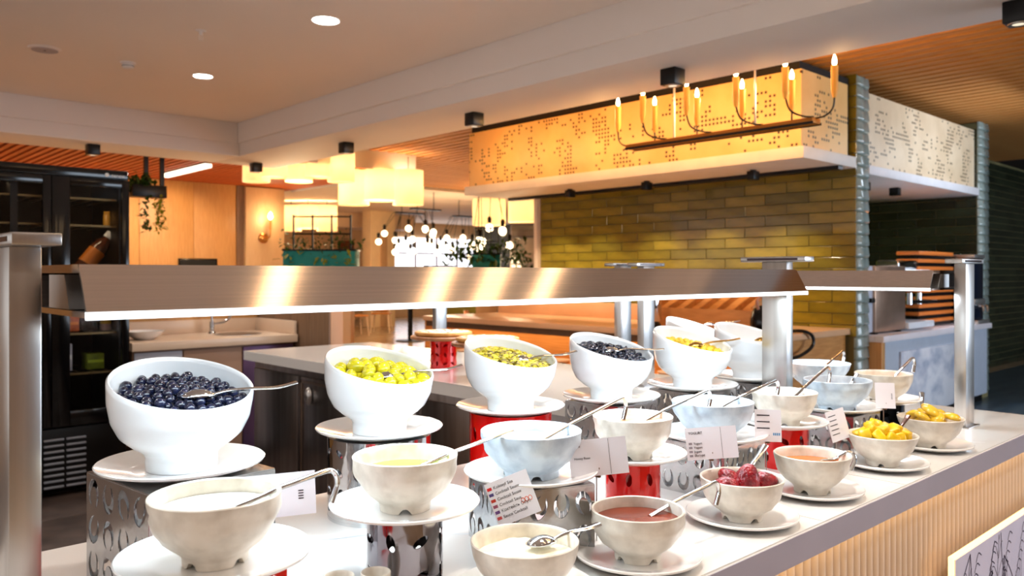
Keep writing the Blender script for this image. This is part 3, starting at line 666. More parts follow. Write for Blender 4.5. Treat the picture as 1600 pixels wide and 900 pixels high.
def spoon(x, y, z, label, ang=0, L=.13, elev=.02, mat=chrome, bowl=True, tip=0):
    t = thing('spoon', label, 'spoon', (x, y, z), ang, 'steel serving spoons')
    ce_, se = math.cos(elev), math.sin(elev)
    P = [(0, 0, 0), (.02, 0, .004 + .02 * se), (L * .4 * ce_, 0, .005 + L * .4 * se), (L * .75 * ce_, 0, .004 + L * .75 * se), (L * ce_, 0, .006 + L * se + tip)]
    tube('handle', smooth_path(P, 5), lambda q: (.0034 + .0050 * max(0, q - .2), .0026), mat, t, 10)
    if bowl:
        bm = bmesh.new(); n = 20; pr = None
        for q in (0, .35, .7, 1):
            ring = [bm.verts.new((-.022 + .027 * q * math.cos(2 * PI * k / n), .019 * q * math.sin(2 * PI * k / n), .010 * (1 - q * q)))for k in range(n)] if q else [bm.verts.new((-.022, 0, .010))]
            if pr:
                for k in range(n):
                    if len(pr) == 1: bm.faces.new((pr[0], ring[k], ring[(k + 1) % n]))
                    else: bm.faces.new((pr[k], ring[k], ring[(k + 1) % n], pr[(k + 1) % n]))
            pr = ring
        o = from_bm('spoon_bowl', bm, mat, t); s = o.modifiers.new('thickness', 'SOLIDIFY'); s.thickness = .0012
    return t
def cylinder_stand(x, y, r, h, mat, label, kind, nc=12, nr=4, seed=0, inner=None):
    t = thing('display_stand', label, 'stand', (x, y, .9), seed * .37, kind); rnd = random.Random(seed)
    cw, chh = 2 * PI * r / nc, (h - .012) / nr; s = min(cw, chh)
    def hole(i, j): return ellipse_hole(s * .30, s * .15, rnd.choice([0, PI / 2, .5, -.6, PI / 2 + .25]))
    perforated('perforated_band', nc, nr, cw, chh, hole, lambda u, v: (r * math.cos(u / r), r * math.sin(u / r), v + .006), mat, t)
    lathe('top_ring', [(r - .004, h - .006), (r + .001, h - .006), (r + .001, h), (r - .004, h)], mat, t, 48)
    lathe('bottom_ring', [(r - .003, 0), (r + .001, 0), (r + .001, .006), (r - .003, .006)], mat, t, 48)
    lathe('top_disc', [(0, h - .005), (r - .0045, h - .005), (r - .0045, h - .001), (0, h - .001)], mat, t, 48)
    return t
def box_stand(x, y, sx, sy, h, label, nc, nr, mat=perf_steel, rz=0, seed=0):
    t = thing('display_stand', label, 'stand', (x, y, .9), rz, 'square steel stands with horseshoe cutouts'); rnd = random.Random(seed)
    for (L, f) in ((sx, lambda u, v: (u - sx / 2, -sy / 2, v)), (sy, lambda u, v: (-sx / 2, sy / 2 - u, v)), (sx, lambda u, v: (sx / 2 - u, sy / 2, v)), (sy, lambda u, v: (sx / 2, u - sy / 2, v))):
        m = .008; n_ = max(2, round(nc * L / sx)); cw, chh = L / n_, h / nr; s = 0
        def hole(i, j): return horseshoe_hole(min(cw, chh) * .36, min(chh, cw * 1.25) * .41, [0, PI, .35, PI - .4][(i + j * 2 + rnd.randint(0, 1)) % 4])
        perforated('perforated_side', n_, nr, cw, chh, hole, f, mat, t, .0016)
    box('top_plate', (-sx / 2, -sy / 2, h), (sx / 2, sy / 2, h + .002), mat, t, bev=0)
    return t

# ---- rear row: slanted bowls
BX = [(.480, 1.27), (.894, 1.345), (1.255, 1.355), (1.585, 1.335), (1.868, 1.285), (2.152, 1.275)]
PZ = [1.066, 1.056, 1.058, 1.050, 1.057, 1.057]; PR = [.124, .124, .124, .124, .122, .122]
what = ['dark blueberries', 'green olives', 'pumpkin seeds', 'black olive rings', 'yellow chickpeas', 'nothing in view']
for k, ((x, y), z) in enumerate(zip(BX, PZ)):
    plate(x, y, z, PR[k], ['white plate under the nearest blueberry bowl', 'white plate under the green olive bowl on the chrome drum', 'white plate under the pumpkin seed bowl on the red drum', 'white plate under the bowl of black olive rings', 'white plate under the bowl of yellow chickpeas', 'white plate under the rearmost slanted bowl by the post'][k])
    tilted_bowl(x, y, z + .0043, .100, .160, ['large slanted white bowl holding blueberries', 'large slanted white bowl holding green olives', 'slanted white bowl holding pumpkin seeds above the red drum', 'slanted white bowl holding sliced black olives', 'slanted white bowl holding yellow chickpeas', 'slanted white bowl behind the middle steel post'][k], rz=[.0, .12, .05, .05, .05, .05][k])
box_stand(.48, 1.27, .20, .20, PZ[0] - .9022, 'square horseshoe-cut steel stand under the blueberry bowl', 4, 3, rz=.12, seed=1)
cylinder_stand(.894, 1.345, .100, PZ[1] - .9002, chrome, 'large hammered chrome drum under the green olive bowl', 'round perforated drum stands', 16, 4, 2)
cylinder_stand(1.255, 1.355, .093, PZ[2] - .9002, red_gloss, 'large red perforated drum under the pumpkin seed bowl', 'round perforated drum stands', 12, 2, 3)
brown_steel = M('bronze_steel', (.62, .48, .40), .2, 1, (.52, .38, .3), 14)
box_stand(1.585, 1.335, .165, .165, PZ[3] - .9022, 'square steel stand under the bowl of black olive rings', 4, 3, rz=.05, seed=4)
box_stand(1.868, 1.285, .165, .165, PZ[4] - .9022, 'square steel stand under the bowl of yellow chickpeas', 4, 3, seed=5)
box_stand(2.152, 1.275, .165, .165, PZ[5] - .9022, 'square steel stand under the rearmost slanted bowl', 4, 3, seed=6)

def poisson(r, dmin, n, seed):
    rnd = random.Random(seed); pts = []
    for _ in range(n * 60):
        a, q = rnd.random() * 2 * PI, r * math.sqrt(rnd.random()); p = (q * math.cos(a), q * math.sin(a))
        if all((p[0] - s[0]) ** 2 + (p[1] - s[1]) ** 2 > dmin * dmin for s in pts): pts.append(p)
        if len(pts) >= n: break
    return pts
def pile(k, me, name, label, cat, group, r, dmin, n, lift, seed, slope=.27, heap=.012, layers=2, sc=(.85, 1.12), tilt=1.0):
    x, y = BX[k]; z = PZ[k] + .0043 + lift; rnd = random.Random(seed)
    for ly in range(layers):
        for (a, b) in poisson(r - ly * .008, dmin * .9, n, seed + ly * 17):
            s = rnd.uniform(*sc); q = math.hypot(a, b) / r
            zl = lift + slope * b + heap * (1 - q * q) - ly * dmin * .78
            if math.hypot(a, b) > rad_at(max(zl - dmin * .2, .03), BOWL_BIG) - .006 - dmin * .42: continue
            o = inst(name, me, None, (x + a, y + b, z + slope * b + heap * (1 - q * q) - ly * dmin * .78 + rnd.uniform(-.0025, .0025)), (rnd.uniform(-tilt, tilt), rnd.uniform(-tilt, tilt), rnd.random() * 6.28), (s, s, s))
            tag(o, label, cat, group)
# blueberry mesh
berry_m = M('blueberry_skin', (.13, .15, .27), .22, 0, (.05, .055, .11), 60, coat=.4)
bm = lathe_bm([(0, -.0082), (.0045, -.0072), (.0078, -.003), (.0085, .0005), (.0075, .0045), (.0048, .0070), (.0030, .0076), (.0022, .0062), (0, .0055)], 12); bmesh.ops.recalc_face_normals(bm, faces=bm.faces)
berry = bpy.data.meshes.new('blueberry'); bm.to_mesh(berry); bm.free(); berry.materials.append(berry_m)
for p in berry.polygons: p.use_smooth = True
pile(0, berry, 'blueberry', 'dark glossy blueberry in the nearest slanted white bowl', 'blueberry', 'blueberries in the white bowl', .098, .0165, 110, .104, 11)
olive_m = M('olive_skin', (.90, .84, .16), .22, 0, (.74, .72, .10), 40, coat=.3)
bm = lathe_bm([(0, -.0185), (.005, -.0170), (.0105, -.011), (.0135, -.002), (.0128, .006), (.009, .0125), (.004, .016), (0, .0172)], 14); bmesh.ops.recalc_face_normals(bm, faces=bm.faces)
olive = bpy.data.meshes.new('olive'); bm.to_mesh(olive); bm.free(); olive.materials.append(olive_m)
for p in olive.polygons: p.use_smooth = True
pile(1, olive, 'olive', 'yellow-green olive in the slanted bowl on the chrome drum', 'olive', 'green olives in the white bowl', .088, .0265, 38, .104, 23, .24, .012, 2, (.85, 1.1), 1.5)
ring_m = M('olive_ring', (.16, .18, .26), .2, 0, (.06, .07, .12), 50, coat=.5)
bm = bmesh.new(); N, K = 12, 6
vv = [[bm.verts.new(((.0062 + .0030 * math.cos(2 * PI * j / K)) * math.cos(2 * PI * i / N), (.0062 + .0030 * math.cos(2 * PI * j / K)) * math.sin(2 * PI * i / N), .0028 * math.sin(2 * PI * j / K))) for j in range(K)] for i in range(N)]
for i in range(N):
    for j in range(K): bm.faces.new((vv[i][j], vv[(i + 1) % N][j], vv[(i + 1) % N][(j + 1) % K], vv[i][(j + 1) % K]))
rings_me = bpy.data.meshes.new('olive_ring'); bm.to_mesh(rings_me); bm.free(); rings_me.materials.append(ring_m)
for p in rings_me.polygons: p.use_smooth = True
pile(3, rings_me, 'olive_ring', 'sliced black olive ring in the slanted white bowl', 'olive slice', 'black olive rings in the white bowl', .092, .0135, 130, .108, 31, .27, .010, 2, (.9, 1.25), .9)
pea_m = M('chickpea_skin', (.93, .80, .22), .3, 0, (.82, .66, .14), 40)
bm = lathe_bm([(0, -.0075), (.005, -.006), (.0082, -.001), (.0075, .004), (.004, .0072), (0, .0078)], 10); bmesh.ops.recalc_face_normals(bm, faces=bm.faces)
pea = bpy.data.meshes.new('chickpea'); bm.to_mesh(pea); bm.free(); pea.materials.append(pea_m)
for p in pea.polygons: p.use_smooth = True
pile(4, pea, 'chickpea', 'yellow chickpea in the bowl left of the steel post', 'chickpea', 'chickpeas in the white bowl', .094, .0165, 95, .100, 41, .24, .012, 1)
pile(5, pea, 'chickpea', 'yellow chickpea left in the rearmost slanted bowl', 'chickpea', 'chickpeas in the rearmost bowl', .05, .03, 5, .05, 43, .1, 0, 1)
# pumpkin seeds: too many to count
def seed_heap(k, n=900, seed=3):
    rnd = random.Random(seed); bm = bmesh.new(); x, y = BX[k]; z = PZ[k] + .0043
    bmesh.ops.create_circle(bm, cap_ends=True, radius=.088, segments=40, matrix=Matrix.Translation((0, 0, .090)) @ Matrix.Rotation(.25, 4, 'X'))
    for i in range(n):
        a, q = rnd.random() * 2 * PI, .094 * math.sqrt(rnd.random()); px, py = q * math.cos(a), q * math.sin(a); zz = .104 + .27 * py + .020 * (1 - (q / .094) ** 2) + rnd.uniform(-.004, .004)
        m = Matrix.Translation((px, py, zz)) @ Matrix.Rotation(rnd.random() * 6.28, 4, 'Z') @ Matrix.Rotation(rnd.uniform(-.8, .8), 4, 'X') @ Matrix.Diagonal((.0072, .0042, .0022, 1))
        r = bmesh.ops.create_icosphere(bm, subdivisions=1, radius=1, matrix=m)
        mi = 0 if rnd.random() < .62 else 1
        for f in {f for v in r['verts'] for f in v.link_faces}: f.material_index = mi
    o = from_bm('pumpkin_seeds', bm, M('seed_green', (.93, .86, .30), .4, 0, (.78, .72, .18), 60), None, True, (x, y, z)); o.data.materials.append(M('seed_brown', (.76, .68, .42), .45, 0, (.55, .50, .28), 60))
    return tag(o, 'heap of mixed green pumpkin seeds in the slanted bowl', 'seeds', None, 'stuff')
seed_heap(2)
spoon(BX[0][0] + .035, BX[0][1] - .035, PZ[0] + .117, 'steel spoon lying in the blueberries', -.22, .13, .0, tip=.004)
spoon(BX[1][0] + .030, BX[1][1] - .020, PZ[1] + .113, 'steel spoon sticking out of the green olives', -.30, .135, .03, tip=.004)
spoon(BX[2][0] + .035, BX[2][1] - .025, PZ[2] + .117, 'steel spoon sticking out of the pumpkin seeds', -.22, .13, .02, tip=.003)
spoon(BX[3][0] + .022, BX[3][1] - .005, PZ[3] + .124, 'steel spoon lying over the black olive rings', -.50, .125, -.04)
gold_sp = M('brass_spoon', (.82, .66, .36), .15, 1)
spoon(BX[4][0] + .025, BX[4][1] - .015, PZ[4] + .118, 'brassy spoon lying on the yellow chickpeas', -.25, .135, .05, mat=gold_sp)
spoon(BX[5][0] + .06, BX[5][1] - .02, PZ[5] + .115, 'brassy spoon in the rearmost slanted bowl', -.25, .10, .07, mat=gold_sp)

# ---- middle row
cream_f = M('white_dressing', (.97, .97, .93), .25, 0, (.95, .95, .90), 5, coat=.3)
green_f = M('green_soup', (.66, .68, .30), .25, 0, (.60, .62, .24), 12, coat=.1)
yog_f = M('yoghurt', (.97, .97, .97), .3)
peach_f = M('peach_dip', (.94, .76, .62), .3, 0, (.88, .66, .50), 14, coat=.1)
brown_f = M('brown_sauce', (.50, .18, .06), .25, 0, (.42, .14, .04), 10, spec=.3)
orange_f = M('orange_sauce', (.86, .46, .14), .25, 0, (.76, .36, .08), 14, coat=.1)
ricem = M('rice_pudding', (.97, .94, .84), .35, 0, (.95, .90, .76), 40, bump=.3, bs=60)
MID = [(.400, .953, 1.022, .1125, 0), (.710, 1.0, 1.014, .1125, 0), (.983, 1.009, 1.016, .117, 1), (1.256, 1.003, 1.007, .105, 0), (1.53, 1.0, 1.009, .117, 1), (1.842, 1.0, .997, .104, 0), (2.125, 1.0, 1.003, .116, 1), (2.385, .985, .998, .104, 0)]
ML = ['nearest stoneware bowl of pale dressing at the lower left', 'stoneware bowl of thin green soup above the chrome drum', 'wide white blue-lit bowl of yogurt behind the tilted menu card', 'stoneware bowl of peach coloured dip above the small red drum', 'wide white blue-lit bowl of yogurt behind the yogurt card', 'stoneware bowl with ladle in front of the middle steel post', 'wide white blue-lit bowl nearly empty, right of the middle post', 'beige stoneware bowl with hooked ladle near the right post']
PL = ['white plate under the nearest dressing bowl at lower left', 'white plate under the green soup bowl', 'white plate under the wide blue-lit bowl behind the tilted card', 'white plate under the peach dip bowl', 'white plate under the wide blue-lit bowl behind the yogurt card', 'white plate under the bowl in front of the middle post', 'white plate under the wide blue-lit bowl right of the post', 'white plate under the beige bowl near the right post']
FM = [(cream_f, 'pale dressing in the nearest stoneware bowl', .063, 'dressing'), (green_f, 'thin pale green soup in the stoneware bowl', .057, 'soup'), (yog_f, 'white yogurt in the wide blue-lit bowl behind the tilted card', .060, 'yogurt'), (peach_f, 'peach coloured dip in the bowl above the small red drum', .069, 'dip'), (yog_f, 'white yogurt in the wide blue-lit bowl behind the yogurt card', .064, 'yogurt'), (yog_f, 'white dressing in the bowl before the middle post', .066, 'dressing'), (peach_f, 'little pinkish sauce left in the wide blue-lit bowl', .042, 'sauce'), (peach_f, 'beige dip in the bowl near the right post', .055, 'dip')]
for k, (x, y, z, pr, wide) in enumerate(MID):
    plate(x, y, z, pr, PL[k]); R = .088 if wide else .0785
    if k == 0: R = .0765
    b_, tb = stone_bowl(x, y, z + .0043, ML[k], R, .078 if wide else .080, stone_bluelit_m if wide else stone_m, k, rz=math.atan2(-y, -x) + [.78, .0, .2, -.26, .3, .0, -.4, .5][k], wide=bool(wide))
    m, lb, hh, cat = FM[k]; filling(x, y, z + .0043 + hh, rad_at(hh, tb) - .0052, m, lb, .0008, k, cat, name=cat)
LD = [('hooked steel ladle in the nearest dressing bowl', .0, .108, .16), ('hooked steel ladle in the green soup bowl', .04, .182, .12), ('hooked steel ladle in the yogurt bowl behind the tilted card', .10, .235, .17), ('hooked steel ladle in the peach dip bowl', .04, .212, .14), ('long hooked ladle leaning from the yogurt bowl behind the yogurt card', .04, .235, .12), ('hooked ladle in the bowl before the middle post', .12, .225, .22), ('short ladle inside the wide blue-lit bowl right of the post', .2, .075, .22), ('hooked ladle in the beige bowl near the right post', .0, .155, .32)]
for k, (lb, a, L, e) in enumerate(LD):
    x, y, z = MID[k][:3]; sx_ = [.030, .022, .020, .03, .02, .03, .045, .02][k]; zz = FM[k][2]
    ladle(x + sx_, y - .015, z + .0043 + max(zz, .06) - .001, lb, a, L, e)
box_stand(.40, .965, .13, .13, MID[0][2] - .9022, 'red-sided square stand under the nearest dressing bowl', 3, 2, red_gloss, seed=8)
cylinder_stand(.710, 1.0, .056, MID[1][2] - .9002, M('gunmetal', (.62, .60, .62), .1, 1, (.54, .52, .54), 9), 'small gunmetal drum with oval holes under the green soup bowl', 'round perforated drum stands', 8, 2, 9)
box_stand(.983, 1.012, .165, .165, MID[2][2] - .9022, 'square horseshoe-cut steel stand behind the tilted menu card', 4, 2, rz=-.35, seed=10)
cylinder_stand(1.256, 1.003, .053, MID[3][2] - .9002, red_gloss, 'small red drum with oval holes under the peach dip bowl', 'round perforated drum stands', 8, 2, 11)
box_stand(1.53, 1.0, .16, .16, MID[4][2] - .9022, 'square horseshoe-cut steel stand behind the yogurt card', 4, 2, seed=12)
cylinder_stand(1.842, 1.0, .056, MID[5][2] - .9002, red_gloss, 'small red drum under the bowl before the middle post', 'round perforated drum stands', 8, 2, 13)
box_stand(2.125, 1.0, .16, .16, MID[6][2] - .9022, 'square steel stand under the wide blue-lit bowl right of the post', 4, 2, seed=14)
cylinder_stand(2.385, .985, .056, MID[7][2] - .9002, M('black_drum', (.10, .12, .15), .1, .9), 'small black drum under the beige bowl near the right post', 'round perforated drum stands', 8, 2, 15)

# ---- front row on the worktop
FRT = [(.815, .850), (1.055, .832), (1.372, .832), (1.652, .832), (2.010, .832), (2.318, .832)]
FL = ['stoneware bowl of white pudding at the bottom edge', 'stoneware bowl of brown sauce on the worktop', 'stoneware bowl of red strawberries on the worktop', 'stoneware bowl of orange sauce on the worktop', 'stoneware bowl heaped with yellow pineapple chunks', 'stoneware bowl heaped with peach halves by the right post']
FP = ['white plate under the pudding bowl at the bottom edge', 'white plate under the brown sauce bowl', 'white plate under the strawberry bowl', 'white plate under the orange sauce bowl', 'white plate under the pineapple bowl', 'white plate under the peach bowl by the right post']
for k, (x, y) in enumerate(FRT):
    plate(x, y, .9003, .105, FP[k], 'white plates along the counter edge')
    R = [.079, .0765, .0785, .080, .0815, .083][k]
    b_, tb = stone_bowl(x, y, .9046, FL[k], R, [.078, .080, .078, .080, .074, .078][k], stone_m, 20 + k, rz=math.atan2(-y, -x) + [.3, .75, .68, -.45, -.08, .25][k])
    if k == 0: filling(x, y, .9046 + .058, rad_at(.058, tb) - .0052, ricem, 'white rice pudding in the bowl at the bottom edge', .007, 5, 'pudding', .006, 'pudding')
    if k == 1: filling(x, y, .9046 + .063, rad_at(.063, tb) - .0052, brown_f, 'glossy brown sauce in the stoneware bowl', .0005, 6)
    if k == 2: filling(x, y, .9046 + .045, rad_at(.045, tb) - .0052, M('berry_juice', (.45, .05, .16), .15), 'dark red juice under the strawberries', .0005, 7, 'juice', name='juice')
    if k == 3: filling(x, y, .9046 + .060, rad_at(.060, tb) - .0052, orange_f, 'orange sauce in the stoneware bowl', .0008, 8)
sp = spoon(.86, .835, .9775, 'steel serving spoon resting in the rice pudding', -.12, .090, .0, bowl=True)
ladle(1.09, .825, .967, 'hooked steel ladle in the brown sauce bowl', -.05, .160, .13, .018)
spoon(1.405, .845, .975, 'steel spoon leaning out of the strawberry bowl', .10, .10, .42, bowl=False)
ladle(1.69, .82, .962, 'short upright ladle handle in the orange sauce bowl', -.9, .045, .55, .016, r=.005)
red_sp = M('copper_spoon', (.52, .30, .22), .2, .9)
spoon(2.06, .81, .985, 'brown spoon handle across the pineapple bowl', .22, .12, .10, mat=red_sp, bowl=False)
spoon(2.36, .87, .985, 'grey spoon handle behind the peach halves', .35, .09, .45, bowl=False)
# strawberries
straw_m = M('strawberry', (.66, .01, .07), .25, 0, (.42, .0, .07), 34, bump=.6, bs=130, coat=.2)
bm = lathe_bm([(0, -.018), (.010, -.0165), (.019, -.010), (.0215, 0), (.019, .010), (.0145, .020), (.009, .027), (.004, .030), (0, .0305)], 20, rfun=lambda a, z: .0009 * math.sin(a * 9) * math.sin(z * 480)); bmesh.ops.recalc_face_normals(bm, faces=bm.faces)
straw = bpy.data.meshes.new('strawberry'); bm.to_mesh(straw); bm.free(); straw.materials.append(straw_m)
for p in straw.polygons: p.use_smooth = True
for (a, b, c, rx, ry, s, lb) in [(-.046, .010, .064, 1.2, .3, .95, 'dark red strawberry at the left side of its bowl'), (-.004, -.012, .070, .2, .1, 1.2, 'large red strawberry standing in the middle of its bowl'), (.044, -.018, .064, 1.3, .8, .95, 'glossy red strawberry at the right side of its bowl'), (.02, .038, .062, -.9, .3, .9, 'red strawberry at the back of its bowl')]:
    tag(inst('strawberry', straw, None, (1.372 + a, .832 + b, .9046 + c), (rx, ry, .4), (s, s, s)), lb, 'strawberry', 'strawberries in the bowl')
# pineapple chunks
pine_m = M('pineapple', (.95, .80, .10), .3, 0, (.88, .68, .05), 30, (1, 1, .3), bump=.2, coat=.3)
def chunk(seed):
    rnd = random.Random(seed); bm = bmesh.new(); bbox(bm, (-.016, -.011, -.011), (.016, .011, .011), .004)
    for v in bm.verts: v.co += Vector((rnd.uniform(-1, 1), rnd.uniform(-1, 1), rnd.uniform(-1, 1))) * .0012; v.co.y *= 1 - .4 * (v.co.x / .016); v.co.z *= 1 - .2 * (v.co.x / .016)
    me = bpy.data.meshes.new('pineapple_chunk'); bm.to_mesh(me); bm.free(); me.materials.append(pine_m)
    for p in me.polygons: p.use_smooth = True
    return me
chs = [chunk(i) for i in range(4)]; rnd = random.Random(9)
for ly, (r, n, zz) in enumerate(((.040, 9, .056), (.056, 16, .074), (.036, 7, .090))):
    for (a, b) in poisson(r, .022, n, 50 + ly):
        tag(inst('pineapple_chunk', rnd.choice(chs), None, (2.010 + a, .832 + b, .9046 + zz + rnd.uniform(-.003, .003)), (rnd.uniform(-.7, .7), rnd.uniform(-.7, .7), rnd.random() * 6.28)), 'yellow pineapple chunk heaped in the stoneware bowl', 'pineapple', 'pineapple chunks in the bowl')
peach_m = M('peach_half', (.95, .80, .22), .25, 0, (.88, .70, .14), 22, coat=.4)
bm = lathe_bm([(0, .0), (.010, -.002), (.022, 0), (.026, .004), (.024, .012), (.015, .019), (0, .021)], 18); bmesh.ops.recalc_face_normals(bm, faces=bm.faces); bmesh.ops.scale(bm, vec=(1.05, .8, .85), verts=bm.verts)
peach = bpy.data.meshes.new('peach_half'); bm.to_mesh(peach); bm.free(); peach.materials.append(peach_m)
for p in peach.polygons: p.use_smooth = True
for ly, (r, n, zz) in enumerate(((.036, 5, .060), (.050, 9, .076), (.030, 4, .090))):
    for (a, b) in poisson(r, .034, n, 70 + ly):
        tag(inst('peach_half', peach, None, (2.318 + a, .832 + b, .9046 + zz), (rnd.uniform(-.5, .5), rnd.uniform(-.5, .5), rnd.random() * 6.28)), 'golden peach half heaped in the bowl by the right post', 'peach', 'peach halves in the bowl')
# small cups cut off by the bottom edge
for (u, v, lb) in ((587, 893, 'small beige ramekin cut off by the bottom edge, right one'), (530, 899, 'small beige ramekin cut off by the bottom edge, left one')):
    p = at_z(u, v, .965); o = lathe('ramekin', [(0, 0), (.016, 0), (.019, .03), (.0205, .064), (.0195, .065), (.0175, .062), (.0165, .01), (0, .008)], stone_m, None, 28, (p.x, p.y, .9003)); tag(o, lb, 'ramekin', 'small ramekins at the bottom edge')

# ---- bowls on the far arm of the counter
def low_bowl(p, r, h, label, mat=white_gloss):
    o = lathe('serving_bowl', [(0, 0), (r * .42, 0), (r * .45, .006), (r * .72, h * .35), (r * .93, h * .75), (r, h), (r - .004, h + .001), (r * .90, h * .74), (r * .68, h * .36), (0, .012)], mat, None, 56, tuple(p)); return tag(o, label, 'bowl', 'white bowls on the far arm of the counter')
low_bowl((2.62, 1.30, .985), .105, .085, 'wide white bowl standing behind the beige bowl', stone_bluelit_m)
cylinder_stand(2.62, 1.30, .055, .085, M('gunmetal', (.62, .6, .62), .1, 1), 'small drum under the wide white bowl', 'round perforated drum stands', 8, 2, 21)
ladle(2.66, 1.285, 1.06, 'hooked ladle in the wide white bowl behind', .1, .14, .22)
low_bowl((2.47, 1.44, .9003), .11, .12, 'white bowl heaped with pinkish salad behind the post')
filling(2.47, 1.44, 1.012, .098, M('salad_pink', (.93, .72, .55), .5, 0, (.85, .6, .45), 60, bump=.5), 'pinkish salad heaped in the white bowl', .02, 31, 'salad', .012, 'salad')
tilted_bowl(2.60, 1.78, 1.052, .085, .15, 'slanted white bowl to the right of the middle post', rz=.3)
plate(2.60, 1.78, 1.048, .124, 'white plate under the slanted bowl right of the middle post')
cylinder_stand(2.60, 1.78, .075, .147, M('teal_drum', (.16, .36, .40), .1, .8), 'dark teal drum under the slanted bowl right of the post', 'round perforated drum stands', 12, 3, 22)
spoon(2.66, 1.73, 1.178, 'steel spoon in the slanted bowl right of the post', -.3, .12, .04)

# ---- menu cards
def menu_card(u, v, Y, wd, ht, roll, label, build, face=0.0, lean=.18):
    p = at_y(u, v, Y); t = thing('menu_card', label, 'menu card', (p.x, p.y, .9), 0, 'menu cards in wire clips')
    h = p.z - .9; piv = bpy.data.objects.new('card', None)
    bm = bmesh.new(); bbox(bm, (-wd / 2, -.0004, -ht / 2), (wd / 2, .0004, ht / 2), 0)
    c = from_bm('card', bm, card_m, t, False); c.location = (0, 0, h); c.rotation_euler = (Matrix.Rotation(face, 3, 'Z') @ Matrix.Rotation(-lean, 3, 'X') @ Matrix.Rotation(roll, 3, 'Y')).to_euler()
    build(c, wd, ht)
    bpy.data.objects.remove(piv)
    tube('clip_rod', [(0, .004, .004), (0, .004, h - ht * .30)], .0012, steel, t, 6)
    lathe('clip_base', [(0, 0.0003), (.012, .0003), (.012, .003), (.004, .005), (0, .005)], steel, t, 16)
    box('clip', (-.0025, -.004, h - ht * .5 - .004), (.0025, .006, h - ht * .28), M('clip_brown', (.42, .30, .20), .4, .6), t, bev=.0008)
    return t
RX = (PI / 2, 0, 0)
def lines(c, rows, x, z0, dz, size, flags=None):
    for i, s in enumerate(rows):
        text_mesh('card_text', s, size, ink, c, (x, -.0007, z0 - i * dz), RX)
        if flags: box('flag', (x - size * 1.5, -.0007, z0 - i * dz - size * .05), (x - size * .4, -.00045, z0 - i * dz + size * .65), M('flag_%d_%d' % (len(rows), i), flags[i], .6), c, bev=0)
def card_a(c, wd, ht):
    lines(c, ['Kokteyl Sos', 'Cocktail Sauce', 'Cocktail Sosse', 'Cocktail Saus', 'Коктейль Соус', 'Sauce Cocktail'], -wd * .33, ht * .33, ht * .135, ht * .098, [(.85, .1, .12), (.3, .25, .5), (.75, .2, .1), (.6, .3, .4), (.4, .25, .5), (.8, .3, .3)])
    for k in range(3):
        bm = bmesh.new(); R_, r_ = wd * .045, wd * .012; N = 16
        A = [bm.verts.new((wd * (.20 + .085 * k) + (R_) * math.cos(2 * PI * i / N), -.0007, -ht * .13 + R_ * 1.3 * math.sin(2 * PI * i / N))) for i in range(N)]; B = [bm.verts.new((wd * (.20 + .085 * k) + (R_ - r_) * math.cos(2 * PI * i / N), -.0007, -ht * .13 + (R_ - r_) * 1.3 * math.sin(2 * PI * i / N))) for i in range(N)]
        for i in range(N): bm.faces.new((A[i], A[(i + 1) % N], B[(i + 1) % N], B[i]))
        from_bm('allergen_mark', bm, ink_o, c, False)
def card_b(c, wd, ht):
    box('divider_line', (wd * .19, -.0007, -ht * .48), (wd * .195, -.00045, ht * .48), ink, c, bev=0)
    text_mesh('card_text', 'Rose', ht * .10, ink, c, (-wd * .42, -.0007, ht * .30), RX); text_mesh('card_text', 'Honey Rose', ht * .09, ink, c, (-wd * .42, -.0007, -.03 * ht), RX)
def card_c(c, wd, ht):
    box('divider_line', (wd * .19, -.0007, -ht * .48), (wd * .195, -.00045, ht * .48), ink, c, bev=0)
    text_mesh('card_text', 'YOGURT', ht * .11, ink, c, (-wd * .44, -.0007, ht * .30), RX)
    lines(c, ['Yogurt', 'Yogurt', 'Jogurt', 'Йогурт'], -wd * .36, -.02 * ht, ht * .125, ht * .10, [(.62, .58, .62 + .001 * q) for q in range(4)])
def card_d(c, wd, ht):
    for i in range(3): box('text_line', (-wd * .42, -.0007, ht * (.30 - .2 * i)), (wd * .06, -.00045, ht * (.335 - .2 * i)), ink, c, bev=0)
    for i in range(4): box('allergen_mark', (wd * (.18 + .07 * i), -.0007, -ht * .30), (wd * (.23 + .07 * i), -.00045, -ht * .22), M('mark_blue', (.35, .6, .8), .6), c, bev=0)
def card_e(c, wd, ht):
    for i in range(5): box('text_line', (-wd * .40, -.0007, ht * (.32 - .15 * i)), (wd * .0, -.00045, ht * (.345 - .15 * i)), ink, c, bev=0)
def card_f(c, wd, ht): [box('text_line', (wd * .30, -.0007, ht * (.05 - .06 * q)), (wd * .36, -.00045, ht * (.075 - .06 * q)), ink, c, bev=0) for q in range(4)]
menu_card(801, 778, .945, .072, .070, -.36, 'tilted pink-white menu card listing cocktail sauce', card_a, face=-.72)
menu_card(935, 714, .915, .100, .062, -.09, 'white menu card left of the peach dip bowl', card_b, face=-.72)
menu_card(1112, 692, .928, .105, .064, -.06, 'white menu card headed YOGURT', card_c, face=-.72)
menu_card(1200, 665, .900, .058, .068, .04, 'small pinkish menu card before the middle steel post', card_d, face=-.72)
menu_card(1309, 664, .905, .060, .074, -.18, 'white menu card in front of the right blue-lit bowl', card_e, face=-.35)
menu_card(1383, 618, .880, .052, .066, .03, 'faint menu card in front of the beige bowl', card_f, face=-.72)
menu_card(425, 775, 1.07, .12, .060, -.03, 'white menu card behind the nearest dressing bowl', card_f, face=-.45)

